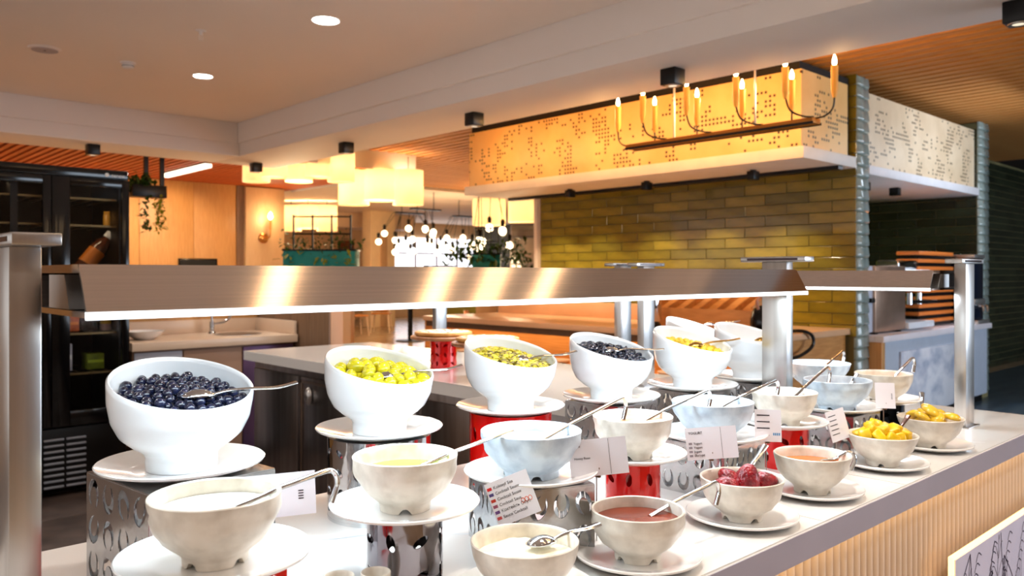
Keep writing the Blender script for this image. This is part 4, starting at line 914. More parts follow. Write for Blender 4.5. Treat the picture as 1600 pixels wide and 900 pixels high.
# ================================================================== BACKGROUND LEFT: FRIDGE, SINK
FRY = 5.5
fg = thing('bottle_fridge', 'tall black double-door glass fridge with lit bottles', 'fridge', (0, FRY, 0))
fx0, fx1, fz1 = .46, 1.735, 2.03
box('fridge_back', (fx0, .62, .05), (fx1, .66, fz1), M('fridge_liner', (.07, .05, .045), .8, spec=.1), fg, bev=0)
for x in (fx0, (fx0 + fx1) / 2 - .01 - .0, fx1 - .04): box('fridge_side', (x, .05, .05), (x + .04, .62, fz1), black_m, fg, bev=0)
box('fridge_top', (fx0, .0, fz1 - .06), (fx1, .64, fz1), black_gl, fg, bev=.004); box('fridge_floor', (fx0, .03, .05), (fx1, .64, .42), black_m, fg, bev=.003)
for x in (fx0 + .05, fx1 - .09, fx0 + .6): box('fridge_foot', (x, .08, 0), (x + .04, .14, .05), black_m, fg, bev=0)
mid = at_y(78, 400, FRY).x
for (a, b) in ((fx0, mid), (mid + .004, fx1)):
    d = box('fridge_door', (a, -.03, .44), (a + .10, .0, fz1 - .065), black_gl, fg, bev=.003)
    box('door_rail', (b - .045, -.03, .44), (b, .0, fz1 - .065), black_gl, d, bev=.003)
    box('door_rail', (a + .1, -.03, fz1 - .115), (b - .045, 0, fz1 - .065), black_gl, d, bev=.003); box('door_rail', (a + .1, -.03, .44), (b - .045, 0, .53), black_gl, d, bev=.003)
    box('door_glass', (a + .1, -.02, .53), (b - .045, -.012, fz1 - .115), glass('fridge_glass', (.95, .95, .95), .03, .975), d, bev=0)
wire = M('fridge_wire', (.50, .42, .28), .35, .9)
for z in (.75, 1.0, 1.26, 1.68, 1.85):
    s = box('fridge_shelf', (fx0 + .05, .06, z - .012), (fx1 - .05, .10, z), wire, fg, bev=0)
    for k in range(14): 
        x = fx0 + .06 + k * (fx1 - fx0 - .14) / 13; box('shelf_wire', (x, .10, z - .008), (x + .006, .60, z - .002), wire, s, bev=0)
for cxx in (at_y(86, 700, FRY).x, at_y(121, 700, FRY).x):
    for k in range(9): box('vent_slat', (cxx - .055, .015, .06 + .036 * k), (cxx + .055, .035, .072 + .036 * k), M('vent', (.62, .64, .68), .3, .5), fg, bev=.002)
text_mesh('brand_text', '● senox', .034, M('brand_white', (.85, .83, .8), .4), fg, (at_y(163, 274, FRY).x, -.001, 1.985), RX)
area('fridge_lamp', (1.3, FRY + .12, 1.92), .6, 1.6, (1, .75, .45), (1.3, FRY + .35, 1), .03)
def bottle(p, h, r, mat, label, rot=(0, 0, 0), lab=None, capm=None, sh=.58):
    t = thing('bottle', label, 'bottle', p); t.rotation_euler = rot
    lathe('bottle_body', [(0, 0), (r * .94, 0), (r, .01), (r, h * sh), (r * .85, h * (sh + .10)), (r * .5, h * (sh + .17)), (r * .46, h * .94), (0, h * .94)], mat, t, 24)
    if lab: lathe('bottle_label', [(r * 1.01, h * (sh - .30)), (r * 1.015, h * (sh - .30)), (r * 1.015, h * (sh - .04)), (r * 1.01, h * (sh - .04))], lab, t, 24)
    lathe('bottle_cap', [(0, h * .90), (r * .62, h * .90), (r * .62, h), (0, h)], capm or card_m, t, 18); return t
amber_g = M('amber_glass', (.42, .22, .12), .15, 0, (.30, .14, .08), 8, coat=.4)
def fpt(u, v, dy): return at_y(u, v, FRY + dy)
p = fpt(106, 418, .25); bottle((p.x, p.y, 1.297), .43, .054, amber_g, 'leaning brown bottle with white cap in the fridge', (.0, .66, 0), M('label_orange', (.85, .48, .12), .5), M('cap_white', (.88, .88, .9), .4), .70)
p = fpt(152, 410, .3); o = lathe('jar', [(0, 0), (.032, 0), (.034, .01), (.034, .06), (.028, .066), (.030, .07), (.030, .085), (0, .085)], M('jar_green', (.45, .55, .30), .3), None, 20, (p.x, p.y, 1.262)); tag(o, 'small green jar beside the leaning bottle in the fridge', 'jar')
def fbox(u0, u1, z, h, col, label, dy=.2, name='carton', cat='box'):
    a, b = fpt(u0, 500, dy).x, fpt(u1, 500, dy).x; t = thing(name, label, cat, ((a + b) / 2, FRY + dy, z)); q = (b - a) / 2
    box('carton_body', (-q, 0, 0), (q, .12, h), M('carton_' + label[:9], col, .5, 0, tuple(x * .8 for x in col), 20), t, bev=.003); box('carton_band', (-q * .9, -.001, h * .42), (q * .9, .0, h * .6), M('band_' + label[:9], tuple(min(1, x * 1.25 + .08) for x in col), .5), t, bev=0)
    return t
fbox(92, 124, 1.002, .10, (.88, .40, .08), 'orange carton on the middle fridge shelf')
p = fpt(140, 540, .22); bottle((p.x, p.y, 1.002), .21, .05, M('dark_bottle', (.16, .08, .06), .2), 'squat dark bottle on the middle fridge shelf', (0, 0, 0), M('label_dark', (.40, .30, .34), .5))
p = fpt(165, 540, .22); bottle((p.x, p.y, 1.002), .15, .034, M('pale_jar', (.75, .62, .58), .3), 'slim jar with yellow label on the fridge shelf', (0, 0, 0), M('label_yellow', (.85, .70, .30), .5))
fbox(92, 113, .752, .17, (.80, .80, .84), 'white milk carton on the lower fridge shelf')
fbox(136, 163, .752, .10, (.55, .65, .12), 'green and yellow carton on the lower fridge shelf')
for (u, z, c_, lb) in ((168, 1.682, (.75, .55, .2), 'small jar on the upper fridge shelf, left'), (181, 1.682, (.80, .68, .4), 'small jar on the upper fridge shelf, right')):
    p = fpt(u, 360, .25); o = lathe('jar', [(0, 0), (.024, 0), (.025, .01), (.025, .075), (.021, .08), (.023, .084), (.023, .10), (0, .10)], M('jar_' + lb[-5:], c_, .3), None, 18, (p.x, p.y, z)); tag(o, lb, 'jar')

sk = thing('sink_counter', 'beige worktop with sink and upstand against the oak wall', 'counter', (0, 0, 0))
quartz2 = M('beige_quartz', (.86, .76, .66), .3, 0, (.82, .72, .62), 3)
box('worktop', (1.76, 5.5, .865), (2.935, WY - .014, .92), quartz2, sk, bev=.003)
box('upstand', (1.76, WY - .034, .92), (2.915, WY - .014, 1.02), quartz2, sk, bev=.002); box('upstand', (2.915, 5.52, .92), (2.935, WY - .014, 1.02), quartz2, sk, bev=.002)
box('cabinet_body', (1.78, 5.56, .08), (2.93, WY - .02, .865), M('cabinet_brown', (.55, .40, .30), .5), sk, bev=.002)
for a, b, m in ((1.79, 2.10, M('cabinet_pale', (.72, .74, .80), .4)), (2.11, 2.52, M('cabinet_tan', (.66, .52, .42), .5)), (2.53, 2.92, M('cabinet_purple', (.42, .32, .46), .35, .6))): box('cabinet_door', (a, 5.545, .10), (b, 5.56, .85), m, sk, bev=.003)
bm = lathe_bm([(0, .002), (.15, .002), (.17, .004), (.17, 0)], 40); from_bm('sink_rim', bm, steel, sk, True, (2.62, 5.83, .92))
lathe('sink_basin', [(0, .0045), (.145, .0045), (.15, .004)], M('basin', (.55, .48, .42), .3, .8), sk, 40, (2.62, 5.83, .92))
tp = thing('tap', 'chrome mixer tap on the sink worktop', 'tap', (2.50, 6.02, .92))
lathe('tap_base', [(0, 0), (.028, 0), (.026, .012), (.018, .02), (.018, .09), (0, .09)], chrome, tp, 20)
tube('tap_riser', [(0, 0, .08), (0, 0, .42)], .010, chrome, tp, 10); tube('tap_spout', smooth_path([(0, 0, .41), (.0, -.05, .46), (.0, -.14, .46), (0, -.19, .40)]), .010, chrome, tp, 10)
tube('tap_lever', smooth_path([(.01, 0, .07), (.08, -.03, .085), (.12, -.04, .12), (.13, -.045, .15)]), .009, chrome, tp, 10)
o = lathe('dish', [(0, 0), (.06, 0), (.09, .02), (.13, .055), (.135, .06), (.125, .06), (.085, .026), (0, .012)], plate_m, None, 40, (1.93, 5.78, .9203)); tag(o, 'white shallow dish on the sink worktop beside the fridge', 'dish')
x0, x1 = at_y(277, 409, OY).x, at_y(337, 409, OY).x; o = thing('wall_screen', 'black screen hanging on the tall oak wall', 'screen', (x0, OY - .017, 1.22)); box('screen_body', (0, -.05, 0), (x1 - x0, 0, .39), black_gl, o, bev=.004); box('screen_bezel', (.02, -.052, .02), (x1 - x0 - .02, -.05, .37), black_m, o, bev=0)
# wall sconce
brass = M('brass', (.80, .56, .30), .3, .9)
p = at_y(411, 372, OY - .1); sc = thing('wall_sconce', 'brass wall sconce with a candle bulb on the pale oak pilaster', 'wall lamp', (p.x, OY - .1005, p.z))
bm = lathe_bm([(0, .04), (.06, .04), (.085, .02), (.085, 0), (0, 0)], 24); bmesh.ops.rotate(bm, matrix=Matrix.Rotation(PI / 2, 3, 'X'), verts=bm.verts); from_bm('backplate', bm, brass, sc)
tube('arm', smooth_path([(0, -.04, 0), (.02, -.10, -.01), (.06, -.13, .04), (.065, -.13, .16)]), .012, brass, sc, 8)
lathe('candle_tube', [(0, .14), (.02, .14), (.02, .30), (0, .30)], brass, sc, 12, (.065, -.13, 0)); lathe('bulb', [(.015, .30), (.04, .34), (.03, .39), (0, .43)], warm_bulb, sc, 12, (.065, -.13, 0))
point('sconce_glow', (p.x + .06, OY - .36, p.z + .37), 7, WARM, .05)
for x in (1.9, 3.2, 4.4): spot('wall_warm_fill', (x, OY - 1.3, 2.78), 75, (1, .66, .32), (x, OY, 1.5), 100, .05)  # amber spots added without fixtures to warm the oak wall
# hanging planter
HY = 9.75; u0_ = at_y(203, 300, HY).x
pl = thing('hanging_planter', 'hanging black planter with trailing green plants right of the fridge', 'planter', (u0_, HY, 0))
hx0, hx1 = 0, at_y(256, 300, HY).x - u0_; zt = at_y(230, 290, HY).z
box('planter_box', (hx0, -.10, at_y(230, 309, HY).z), (hx1, .10, zt), black_m, pl, bev=.003)
for u in (228, 253): x = at_y(u, 270, HY).x - u0_; box('hanger_bar', (x - .022, -.02, at_y(230, 304, HY).z), (x + .022, .02, 2.80), black_m, pl, bev=0)
blob_foliage('foliage', pl, leaf_m, [(.03, 0, zt), (.12, -.02, zt + .03), (.20, 0, zt - .02)], 170, (.05, .06, .05), .09, 3)
for u, n, m in ((222, 50, leaf_m), (245, 80, leaf_y)): x = at_y(u, 300, HY).x - u0_; blob_foliage('trailing_vine', pl, m, [(x, -.10, zt - .16 - .055 * k) for k in range(7)], n, (.03, .03, .03), .07, u)
# linear ceiling lamp
p = at_z(290, 264, 2.785); t = thing('linear_lamp', 'glowing linear lamp under the reddish slatted ceiling', 'ceiling light', (p.x, p.y, 2.785)); box('lamp_tube', (-.05, -.75, -.05), (.05, .75, -.004), M('tube_glow', (1, .95, .85), .4, emit=2.5, ecol=(1, .93, .82)), t, bev=.004); box('lamp_body', (-.055, -.76, -.004), (.055, .76, .0), black_m, t, bev=0)
area('linear_lamp_light', (p.x, p.y, 2.72), .12, 25, NEUT, (p.x, p.y, 0), 1.4)

# ================================================================== BACKGROUND CENTRE: DINING ROOM
def drum_pendant(u0, u1, v0, v1, d, label, n=3, power=30):
    a, b = at_d(u0, v1, d), at_d(u1, v1, d); c = (a + b) / 2; z0 = c.z; z1 = min(at_d(u0, v0, d).z, 2.98); W = (b - a).length
    t = thing('pendant_lamp', label, 'pendant lamp', (c.x, c.y, z0), math.atan2(b.y - a.y, b.x - a.x), 'cream drum pendant clusters'); r = W / (n + 1) * .72; h = z1 - z0
    for k in range(n):
        x = -W / 2 + r + (W - 2 * r) * k / max(n - 1, 1); y = .25 * r * (-1) ** k; dz = .05 * (k % 2)
        s = lathe('drum_shade', [(r, dz), (r, h + dz - .05 * (k % 2)), (r - .01, h), (r - .01, dz)], cream_shade, t, 32, (x, y, 0)); lathe('drum_diffuser', [(0, dz + .015), (r - .012, dz + .015), (r - .012, dz + .02), (0, dz + .02)], cream_shade, s, 32)
        bm = bmesh.new(); bmesh.ops.create_uvsphere(bm, u_segments=14, v_segments=8, radius=min(.075, r * .3), matrix=Matrix.Translation((x, y - r * .0, h * .62))); from_bm('bulb', bm, warm_bulb, t)
        tube('cord', [(x, y, h - .02), (x, y, 3.0 - z0)], .006, black_m, t, 6)
        pt = Matrix.Rotation(t.rotation_euler.z, 3, 'Z') @ Vector((x, y, h * .62)); point('drum_glow', (c.x + pt.x, c.y + pt.y, z0 + pt.z), 16, (1, .86, .66), .09)
    point('pendant_glow', (c.x, c.y, z0 - .12), power, WARM, .2)
cs = cream_shade.node_tree; _o = cs.nodes['Material Output']; _b = cs.nodes['Principled BSDF']; _b.inputs['Emission Strength'].default_value = .42
_t = cs.nodes.new('ShaderNodeBsdfTranslucent'); _t.inputs[0].default_value = (.97, .88, .72, 1); _m = cs.nodes.new('ShaderNodeMixShader'); _m.inputs[0].default_value = .55
cs.links.new(_b.outputs[0], _m.inputs[1]); cs.links.new(_t.outputs[0], _m.inputs[2]); cs.links.new(_m.outputs[0], _o.inputs[0])
drum_pendant(378, 553, 208, 284, 10.6, 'nearest scalloped cream pendant half hidden by the plaster beam', 5, 40)
drum_pendant(528, 661, 266, 320, 11.2, 'bright cream drum pendant right of the beam pendant', 3, 30)
drum_pendant(438, 526, 321, 361, 18.0, 'small far cream drum pendant above the teal planter', 3, 30)
drum_pendant(738, 846, 311, 352, 15.0, 'cream drum pendant beside the olive tiled wall', 2, 30)
bronze = M('bronze_mirror', (.72, .50, .34), .22, .9, (.62, .42, .28), 4, (1, 1, .2))
a, b = at_d(441, 310, 19.5), at_d(530, 310, 19.5)
pn = thing('bronze_bulkhead', 'bronze ribbed bulkhead between the far pendants', 'bulkhead', (a.x, a.y, 2.4)); 
for k in range(5): 
    q = (b - a) * (k / 5); box('bronze_panel', (q.x, q.y, .25), (q.x + (b - a).x / 5 - .02, q.y + .08, .95), bronze, pn, bev=.01)
def globe_cluster(u, v, d, n, label, seed, spread=.5):
    rnd = random.Random(seed); c = at_d(u, v, d); t = thing('globe_pendant', label, 'pendant lamp', (c.x, c.y, c.z), 0, 'globe bulb clusters in the dining room'); top = 2.66 - c.z
    box('ceiling_plate', (-.35, -.06, top - .03), (.35, .06, top), black_m, t, bev=.003)
    for s in (-.2, .2): tube('stem', [(s, 0, top - .01), (s, 0, 3.0 - c.z)], .008, black_m, t, 6)
    for k in range(n):
        x, y, z = rnd.uniform(-spread, spread), rnd.uniform(-.25, .25), rnd.uniform(-.28, .25)
        tube('cord', [(x * .6, y * .2, top - .02), (x, y, z + .10)], .005, black_m, t, 5)
        s = lathe('lamp_socket', [(0, z + .08), (.03, z + .08), (.035, z + .16), (.012, z + .19), (0, z + .19)], black_m, t, 10, (x, y, 0))
        bm = bmesh.new(); bmesh.ops.create_uvsphere(bm, u_segments=12, v_segments=8, radius=.066, matrix=Matrix.Translation((x, y, z))); from_bm('globe_bulb', bm, M('globe', (1, .95, .85), .3, emit=4, ecol=(1, .90, .74)), t)
    point('globe_glow', (c.x, c.y - .4, c.z - .5), 40, WARM, .3)
globe_cluster(640, 375, 17, 12, 'leftmost cluster of globe bulbs before the bright window', 1, .7)
globe_cluster(665, 366, 16, 8, 'tall cluster of globe bulbs beside the left cluster', 2, .35)
globe_cluster(728, 385, 18, 9, 'low cluster of globe bulbs above the green planter', 3, .7)
globe_cluster(762, 372, 13, 8, 'rightmost cluster of globe bulbs below the drum pendant', 4, .55)
for u0, u1, v0, d, lb, sd in ((442, 554, 392, 9.2, 'long teal planter wall with trailing green plants', 1), (738, 782, 398, 12.0, 'teal planter with hanging ferns before the far window', 2)):
    a, b = at_d(u0, v0, d), at_d(u1, v0, d); t = thing('planter_divider', lb, 'planter', (a.x, a.y, 0), math.atan2(b.y - a.y, b.x - a.x), 'teal planter dividers'); L = (b - a).length
    box('planter_box', (0, 0, 1.0), (L, .3, a.z), teal_m, t, bev=.005); box('planter_base', (.05, .04, 0), (L - .05, .26, 1.0), M('planter_base', (.86, .70, .52), .5), t, bev=.003); box('planter_rim', (-.01, -.01, a.z), (L + .01, .31, a.z + .02), black_m, t, bev=.002)
    e = .0 if sd == 1 else .35
    blob_foliage('foliage', t, leaf_m, [(-e + (L + 2 * e) * k / 12, .1, a.z + .06) for k in range(13)], 420 if sd == 2 else 260, (.05, .08, .05 + .03 * sd), .10 if sd == 2 else .06, sd, .05 * sd)
    blob_foliage('trailing_vine', t, leaf_y if sd == 1 else leaf_m, [(-e + (L + 2 * e) * (k + .5) / 6, -.05, a.z - .05 - .12 * j * sd * .7) for k in range(6) for j in range(3)], (50 if sd == 1 else 150), (.03, .03, .04), .08, sd + 5, .02)
    for k in range(4):
        x = L * (.1 + .27 * k); tube('rack_post', [(x, .15, a.z), (x, .15, a.z + .42)], .012, black_m, t, 6)
    for z in (.2, .40): tube('rack_rail', [(L * .1, .15, a.z + z), (L * .91, .15, a.z + z)], .010, black_m, t, 6)
# glazed cabinet at the end of the tiled wall
a, b = at_d(797, 415, 14), at_d(842, 415, 14); t = thing('glass_cabinet', 'tall glass cabinet at the end of the olive wall', 'cabinet', (a.x, a.y, 0), math.atan2(b.y - a.y, b.x - a.x)); L = (b - a).length
box('cabinet_back', (0, .3, 0), (L, .33, 2.25), M('cab_back', (.75, .66, .55), .4), t, bev=0)
for z in (.9, 1.45, 1.52, 2.0, 2.22): box('cabinet_shelf', (0, 0, z), (L, .3, z + .03), M('cab_metal', (.55, .50, .48), .3, .8), t, bev=0)
for x in (0, L - .03): box('cabinet_post', (x, 0, 0), (x + .03, .03, 2.25), MATS['cab_metal'], t, bev=0)
box('cabinet_glass', (.03, .0, 0), (L - .03, .008, 2.2), glass('cab_glass', (.95, .95, .97), .05, .85), t, bev=0)
# furniture glimpsed under the shelf
def chair(p, rz, label, col=(.80, .50, .20)):
    t = thing('dining_chair', label, 'chair', p, rz, 'wooden dining chairs'); m = M('chair_wood', col, .4); lg = M('chair_leg', (.92, .80, .68), .4)
    box('seat', (-.22, -.22, .43), (.22, .22, .46), m, t, bev=.01)
    bm = bmesh.new(); n = 10; pr = None
    for k in range(n + 1):
        a_ = -.9 + 1.8 * k / n; cur = [bm.verts.new((.24 * math.sin(a_), .24 * math.cos(a_) * .6 + .08, z)) for z in (.50, .86)]
        if pr: bm.faces.new((pr[0], cur[0], cur[1], pr[1]))
        pr = cur
    o = from_bm('backrest', bm, m, t); o.modifiers.new('thickness', 'SOLIDIFY').thickness = .02
    for sx in (-1, 1):
        for sy in (-1, 1): tube('leg', [(sx * .18, sy * .18, .43), (sx * .22, sy * .22, 0)], lambda q: .018 - .006 * q, lg, t, 8)
    for sx in (-1, 1): tube('back_post', smooth_path([(sx * .20, .18, .44), (sx * .215, .2, .65), (sx * .20, .2, .84)]), .014, lg, t, 8)
pc = at_d(752, 0, 11.2); chair((pc.x, pc.y, 0), .9, 'wooden dining chair seen under the long shelf')
pc = at_d(596, 0, 19); chair((pc.x, pc.y, 0), 2.4, 'far wooden dining chair left of the bright floor', (.78, .5, .22))
pc = at_d(556, 0, 18); chair((pc.x, pc.y, 0), 1.4, 'far wooden dining chair beside the walnut partition', (.78, .5, .22))
pc = at_d(641, 0, 16.5); t = thing('pedestal_table', 'round table on a black pedestal in the dining room', 'table', (pc.x, pc.y, 0)); lathe('table_top', [(0, .72), (.4, .72), (.4, .75), (0, .75)], wood_wall, t, 32); tube('pedestal', [(0, 0, .02), (0, 0, .72)], .05, black_m, t, 12); lathe('foot_ring', [(0, 0), (.3, 0), (.28, .025), (0, .04)], black_m, t, 24)
a, b = at_d(676, 0, 13.2), at_d(772, 0, 13.2); t = thing('banquette', 'olive green upholstered banquette in the dining room', 'bench', (a.x, a.y, 0), math.atan2(b.y - a.y, b.x - a.x)); L = (b - a).length; ol = M('olive_fabric', (.42, .38, .10), .8)
box('bench_base', (0, 0, 0), (L, .5, .40), ol, t, bev=.01); box('bench_seat', (0, -.04, .40), (L, .5, .50), M('bench_seat', (.80, .66, .36), .6), t, bev=.02); box('backrest', (0, .42, .50), (L, .56, 1.05), ol, t, bev=.02)

# ================================================================== KITCHEN COUNTER UNDER THE HOOD
kc = thing('kitchen_counter', 'warm-lit wooden back counter below the olive tiles', 'counter', (0, 0, 0)); KX, KY0, KY1 = 5.35, 3.05, 7.2
kw = M('peach_quartz', (.90, .72, .56), .3, 0, (.86, .68, .52), 3); kwood = M('counter_oak', (.82, .58, .32), .45, 0, (.74, .5, .25), 7, (1, .4, 8))
box('worktop', (KX, KY0, .86), (AX - .015, KY1, .91), kw, kc, bev=.003); box('counter_body', (KX + .35, KY0 + .04, .08), (AX - .02, KY1 - .04, .86), kwood, kc, bev=0)
box('lower_shelf', (KX + .03, KY0 + .04, .50), (KX + .35, KY1 - .04, .53), kwood, kc, bev=.002); box('end_panel', (KX + .01, KY0 + .02, 0), (KX + .35, KY0 + .04, .86), kwood, kc, bev=.002); box('end_panel', (KX + .01, KY1 - .04, 0), (KX + .35, KY1 - .02, .86), kwood, kc, bev=.002)
box('plinth', (KX + .08, KY0 + .06, 0), (AX - .02, KY1 - .06, .08), black_m, kc, bev=0); box('apron', (KX + .02, KY0 + .04, .80), (KX + .04, KY1 - .04, .86), M('apron_dark', (.34, .24, .16), .5), kc, bev=0)
box('light_strip', (KX + .30, KY0 + .1, .84), (KX + .33, KY1 - .1, .855), M('led_amber', (1, .7, .35), .4, emit=2.2, ecol=(1, .72, .36)), kc, bev=0)
area('counter_glow', (KX + .2, (KY0 + KY1) / 2, .83), .1, 7, (1, .66, .32), (KX + .2, (KY0 + KY1) / 2, 0), 3.6)
for k in range(9):
    y = 4.0 + k * .33; o = lathe('stacked_plate', [(0, 0), (.07, 0), (.115, .015), (.125, .03), (.118, .03), (0, .02)], plate_m, None, 28, (KX + .18, y, .5303)); tag(o, 'white plate on the lit lower shelf of the back counter', 'plate', 'plates on the lit lower shelf')
box('back_ledge', (AX - .28, 4.6, .91), (AX - .014, KY1, 1.06), kw, kc, bev=.004)
for y in (3.6, 4.3, 5.0, 5.8, 6.4): spot('hood_spot', (HX + .30, y, 2.15), 34, (1, .80, .52), (AX - .15, y, 1.0), 80, .04)
# bread rack
ra, rb = at_x(1192, 500, 5.9).y, at_x(1036, 500, 5.9).y
br = thing('bread_rack', 'slanted wooden bread rack with dividers on the back counter', 'rack', (5.75, ra, .91)); Lr = rb - ra; rk = M('rack_oak', (.80, .58, .34), .45, 0, (.72, .5, .27), 9, (2, .5, 2))
v = [(0, .10), (.02, .10), (.50, .30), (.50, .33), (.0, .13)]
bm = bmesh.new(); A = [bm.verts.new((x, 0, z)) for x, z in v]; B = [bm.verts.new((x, Lr, z)) for x, z in v]; bm.faces.new(A); bm.faces.new(B[::-1])
for k in range(5): bm.faces.new((A[k], B[k], B[(k + 1) % 5], A[(k + 1) % 5]))
bmesh.ops.recalc_face_normals(bm, faces=bm.faces); from_bm('sloping_tray', bm, rk, br, False)
box('front_board', (-.02, 0, 0), (0, Lr, .17), rk, br, bev=.003); box('back_board', (.50, 0, 0), (.52, Lr, .36), rk, br, bev=.003)
for k in range(7):
    y = k * (Lr - .02) / 6; bm = bmesh.new(); q = [(0, 0), (.5, 0), (.5, .42), (0, .20)] if k in (0, 6) else [(0, .12), (.5, .32), (.5, .38), (0, .18)]
    A = [bm.verts.new((x, y, z)) for x, z in q]; B = [bm.verts.new((x, y + .018, z)) for x, z in q]; bm.faces.new(A); bm.faces.new(B[::-1])
    for i in range(4): bm.faces.new((A[i], B[i], B[(i + 1) % 4], A[(i + 1) % 4]))
    bmesh.ops.recalc_face_normals(bm, faces=bm.faces); from_bm('divider', bm, rk, br, False)
p = at_x(1012, 512, 5.45); t = thing('drink_urn', 'shiny steel drink urn left of the bread rack', 'urn', (5.5, p.y, .91)); lathe('urn_body', [(0, .06), (.07, .06), (.085, .08), (.085, .30), (.07, .33), (0, .33)], chrome, t, 28); lathe('urn_lid', [(.072, .33), (.05, .36), (.015, .37), (.015, .39), (0, .395)], chrome, t, 24); lathe('urn_base', [(0, 0), (.09, 0), (.09, .02), (.06, .06), (0, .06)], black_m, t, 28); tube('urn_tap', smooth_path([(-.08, 0, .11), (-.12, 0, .11), (-.125, 0, .08)]), .009, chrome, t, 8)
t = thing('kettle', 'black kettle on the end of the back counter', 'kettle', (5.62, 3.23, .91))
lathe('kettle_body', [(0, 0), (.085, 0), (.095, .02), (.092, .12), (.07, .19), (.03, .215), (0, .22)], black_gl, t, 28); tube('kettle_handle', smooth_path([(-.06, 0, .19), (-.08, 0, .26), (0, 0, .29), (.07, 0, .25), (.06, 0, .19)]), .012, M('kettle_grip', (.72, .5, .40), .5), t, 8); tube('spout', smooth_path([(.07, -.02, .10), (.12, -.03, .14), (.14, -.035, .19)]), lambda q: .02 - .009 * q, black_gl, t, 10)
bm = tube_bm(smooth_path([(5.50, 3.28, .924), (5.44, 3.14, .926), (5.40, 3.05, .928), (5.42, 3.02, .86), (5.50, 3.018, .76), (5.75, 3.018, .74), (5.98, 3.018, .80), (6.0, 3.018, .88), (5.9, 3.04, .927), (5.80, 3.16, .924)], 8), .013, 8); o = from_bm('power_cable', bm, black_m); tag(o, 'thick black cable looping over the back counter end', 'cable')

# ================================================================== COFFEE COUNTER IN THE RECESS
CYF = 2.88; zc = .84; q0, q1 = Vector((AX + .245, CYF, zc)), at_y(1550, 507, CYF)
cc = thing('coffee_counter', 'grey-blue coffee counter with white top by the tiled recess', 'counter', (0, 0, 0))
bm = bmesh.new(); bbox(bm, (q0.x, CYF, zc - .055), (q1.x, AY0 - .035, zc), .003); bbox(bm, (q0.x, AY0 - .036, zc - .055), (RX1 - .025, 3.60, zc), .003); from_bm('worktop', bm, M('pale_top', (.92, .90, .92), .25), cc, True, None, 25)
box('counter_body', (q0.x + .08, CYF + .04, .08), (RX1 - .03, 3.58, zc - .055), M('grey_laminate', (.70, .74, .80), .4), cc, bev=.003)
box('plinth', (q0.x + .12, CYF + .08, 0), (RX1 - .06, 3.56, .08), black_m, cc, bev=0)
box('marble_panel', (at_y(1412, 560, CYF).x, CYF + .02, .08), (at_y(1494, 560, CYF).x, CYF + .04, zc - .16), M('marble_panel', (.92, .93, .96), .2, 0, (.70, .74, .82), 3, (1, 1, 1.6), thr=(.35, .55)), cc, bev=.002)
box('end_post', (q0.x + .005, CYF + .02, 0), (q0.x + .075, 3.5, zc - .056), wood_wall, cc, bev=.003)
MY = CYF + .12
e0, e1 = AX + .26, at_y(1455, 500, MY).x
es = thing('espresso_machine', 'boxy steel espresso machine with white front on the coffee counter', 'coffee machine', (e0, MY, zc)); W = e1 - e0
bz = M('warm_steel', (.80, .68, .60), .3, .8, (.72, .60, .52), 4); mw = M('machine_white', (.90, .92, .95), .3)
xa = at_y(1368, 500, MY).x - e0; xb = at_y(1415, 500, MY).x - e0
box('machine_body', (xa, 0, .02), (xb, .34, .60), bz, es, bev=.008); box('control_front', (xb + .003, -.02, .37), (W, .34, .57), mw, es, bev=.03); box('drip_tray', (xb + .003, -.03, .02), (W, .34, .08), mw, es, bev=.008); box('brew_column', (xb + .003, .1, .08), (xb + .10, .34, .37), mw, es, bev=.006)
for k in (.35, .72): tube('brew_spout', [(xb + (W - xb) * k, .05, .35), (xb + (W - xb) * k, .05, .24)], .028, chrome, es, 10); tube('portafilter', [(xb + (W - xb) * k, .05, .27), (xb + (W - xb) * k + .10, -.08, .265)], .016, black_m, es, 8)
box('side_panel', (0, .02, .02), (xa - .004, .34, .60), M('machine_grey', (.75, .78, .84), .4), es, bev=.01); box('side_handle', (.01, -.01, .28), (xa - .02, .02, .32), black_m, es, bev=.005); box('hopper', (xb + .05, .08, .57), (W - .12, .30, .66), chrome, es, bev=.02)
for x in (xa + .05, xb - .10): box('machine_foot', (x, .02, 0), (x + .05, .30, .02), black_m, es, bev=0)
TY = CYF + .24
c0, c1 = at_y(1435, 500, TY).x, 9.34; c0 = max(c0, e1 + .02)
orm = M('orange_crate', (.92, .50, .18), .5); zt_ = at_y(1470, 394, TY).z
nst = 10; hs = (zt_ - zc) / nst
for k in range(nst):
    t = thing('bread_tray', 'orange bread tray, %s of the tall stack' % ['bottom one', 'second from the bottom', 'third from the bottom', 'fourth from the bottom', 'fifth from the bottom', 'fifth from the top', 'fourth from the top', 'third from the top', 'second from the top', 'top one'][k], 'tray', (c0, TY, zc + .001 + k * hs), 0, 'stacked orange bread trays')
    box('tray_body', (.02, .02, 0), (c1 - c0 - .02, .21, hs * .5), black_m, t, bev=0); box('tray_rim', (0, 0, hs * .5), (c1 - c0, .22, hs * .985), orm, t, bev=.004)
d0, d1 = 9.385, 9.70
t = thing('drink_dispenser', 'navy drink dispenser with chrome frame beside the orange trays', 'dispenser', (d0, CYF + .06, zc)); hd = zt_ - zc - .02; wd = d1 - d0
box('dispenser_body', (0, 0, .04), (wd, .22, hd), M('navy_gloss', (.06, .09, .16), .12), t, bev=.008); box('dispenser_frame', (-.012, -.015, hd - .04), (wd + .01, .23, hd), steel, t, bev=.004); box('dispenser_frame', (-.012, -.02, hd * .28), (wd + .01, -.0, hd * .36), steel, t, bev=.004); box('drip_tray', (-.012, -.05, 0), (wd + .04, .22, .04), steel, t, bev=.004)
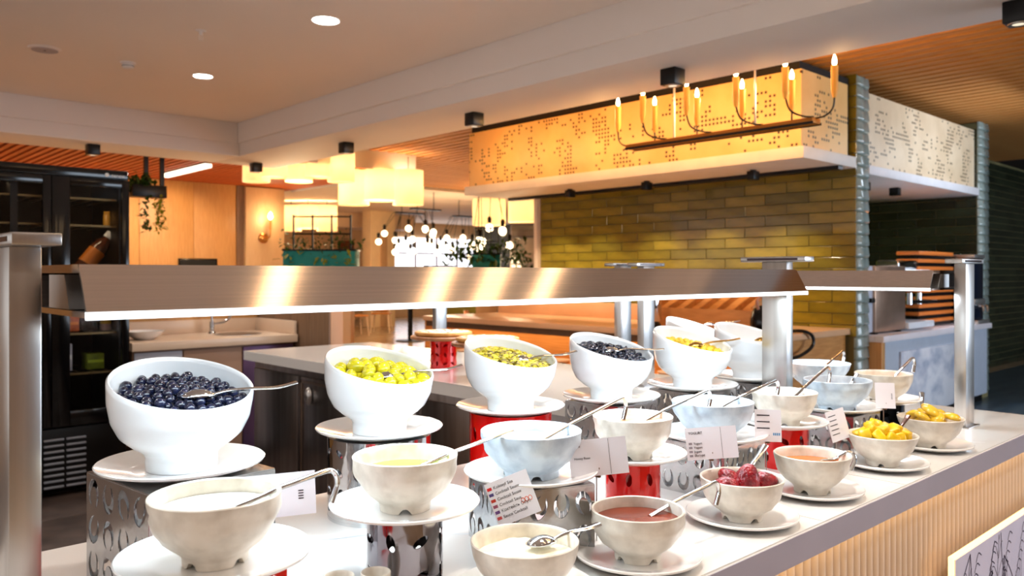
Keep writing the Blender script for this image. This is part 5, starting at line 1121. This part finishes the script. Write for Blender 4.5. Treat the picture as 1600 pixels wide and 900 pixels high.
for x in (wd * .3, wd * .7): tube('tap', smooth_path([(x, -.02, hd * .26), (x, -.06, hd * .25), (x, -.065, hd * .18)]), .014, chrome, t, 8)
for x in (RX1 - 2.0, RX1 - .9): spot('recess_spot', (x, AY0 + .2, 2.14), 55, (.85, .92, 1), (x, AY0 + .5, .8), 100, .04)
area('recess_cool_fill', (RX1 - 1.2, AY0 - .9, 2.6), 1.6, 9, (.75, .86, 1), (RX1 - 1.2, AY0 + .1, 2.35), .3)  # cool area light added without a fixture to brighten the recess hood

# ================================================================== FAR ARM OF THE SERVING COUNTER: PIZZA BOARDS
def pizza(u, v, X, label, standm, lab2, seed):
    p = at_x(u, v, X); zb = 1.045
    cylinder_stand(X, p.y, .065, zb - .9002, standm, lab2, 'round perforated drum stands', 10, 3, seed)
    o = lathe('wooden_board', [(0, 0), (.155, 0), (.165, .006), (.165, .014), (.16, .018), (0, .018)], M('board_wood', (.66, .44, .26), .5, 0, (.55, .34, .18), 8, (1, 6, 1)), None, 48, (X, p.y, zb)); tag(o, label, 'board', 'round boards carrying pizza')
    t = thing('pizza', 'flat pizza with pale topping lying on the %s' % ('left round board' if seed < 42 else 'right round board'), 'pizza', (X, p.y, zb + .0183), 0, 'pizzas on boards')
    lathe('crust', [(0, 0), (.135, 0), (.145, .008), (.143, .018), (.13, .022), (.12, .016), (0, .014)], M('crust', (.88, .66, .38), .7, 0, (.78, .54, .26), 20, bump=.3), t, 40)
    rnd = random.Random(seed); bm = bmesh.new()
    for k in range(60):
        a, q = rnd.random() * 6.28, .118 * math.sqrt(rnd.random()); bmesh.ops.create_icosphere(bm, subdivisions=1, radius=1, matrix=Matrix.Translation((q * math.cos(a), q * math.sin(a), .017)) @ Matrix.Diagonal((rnd.uniform(.008, .016), rnd.uniform(.008, .016), .007, 1)))
    o = from_bm('cheese_topping', bm, M('cheese', (.95, .90, .82), .5, 0, (.85, .60, .55), 30), t); o['kind'] = 'stuff'
pizza(693, 530, 2.50, 'round wooden board on the red drum behind the olive bowl', red_gloss, 'red drum under the left pizza board', 41)
pizza(762, 540, 2.42, 'round wooden board on the navy drum behind the seed bowl', M('navy_drum', (.06, .09, .18), .12, .5), 'navy drum with holes under the right pizza board', 42)
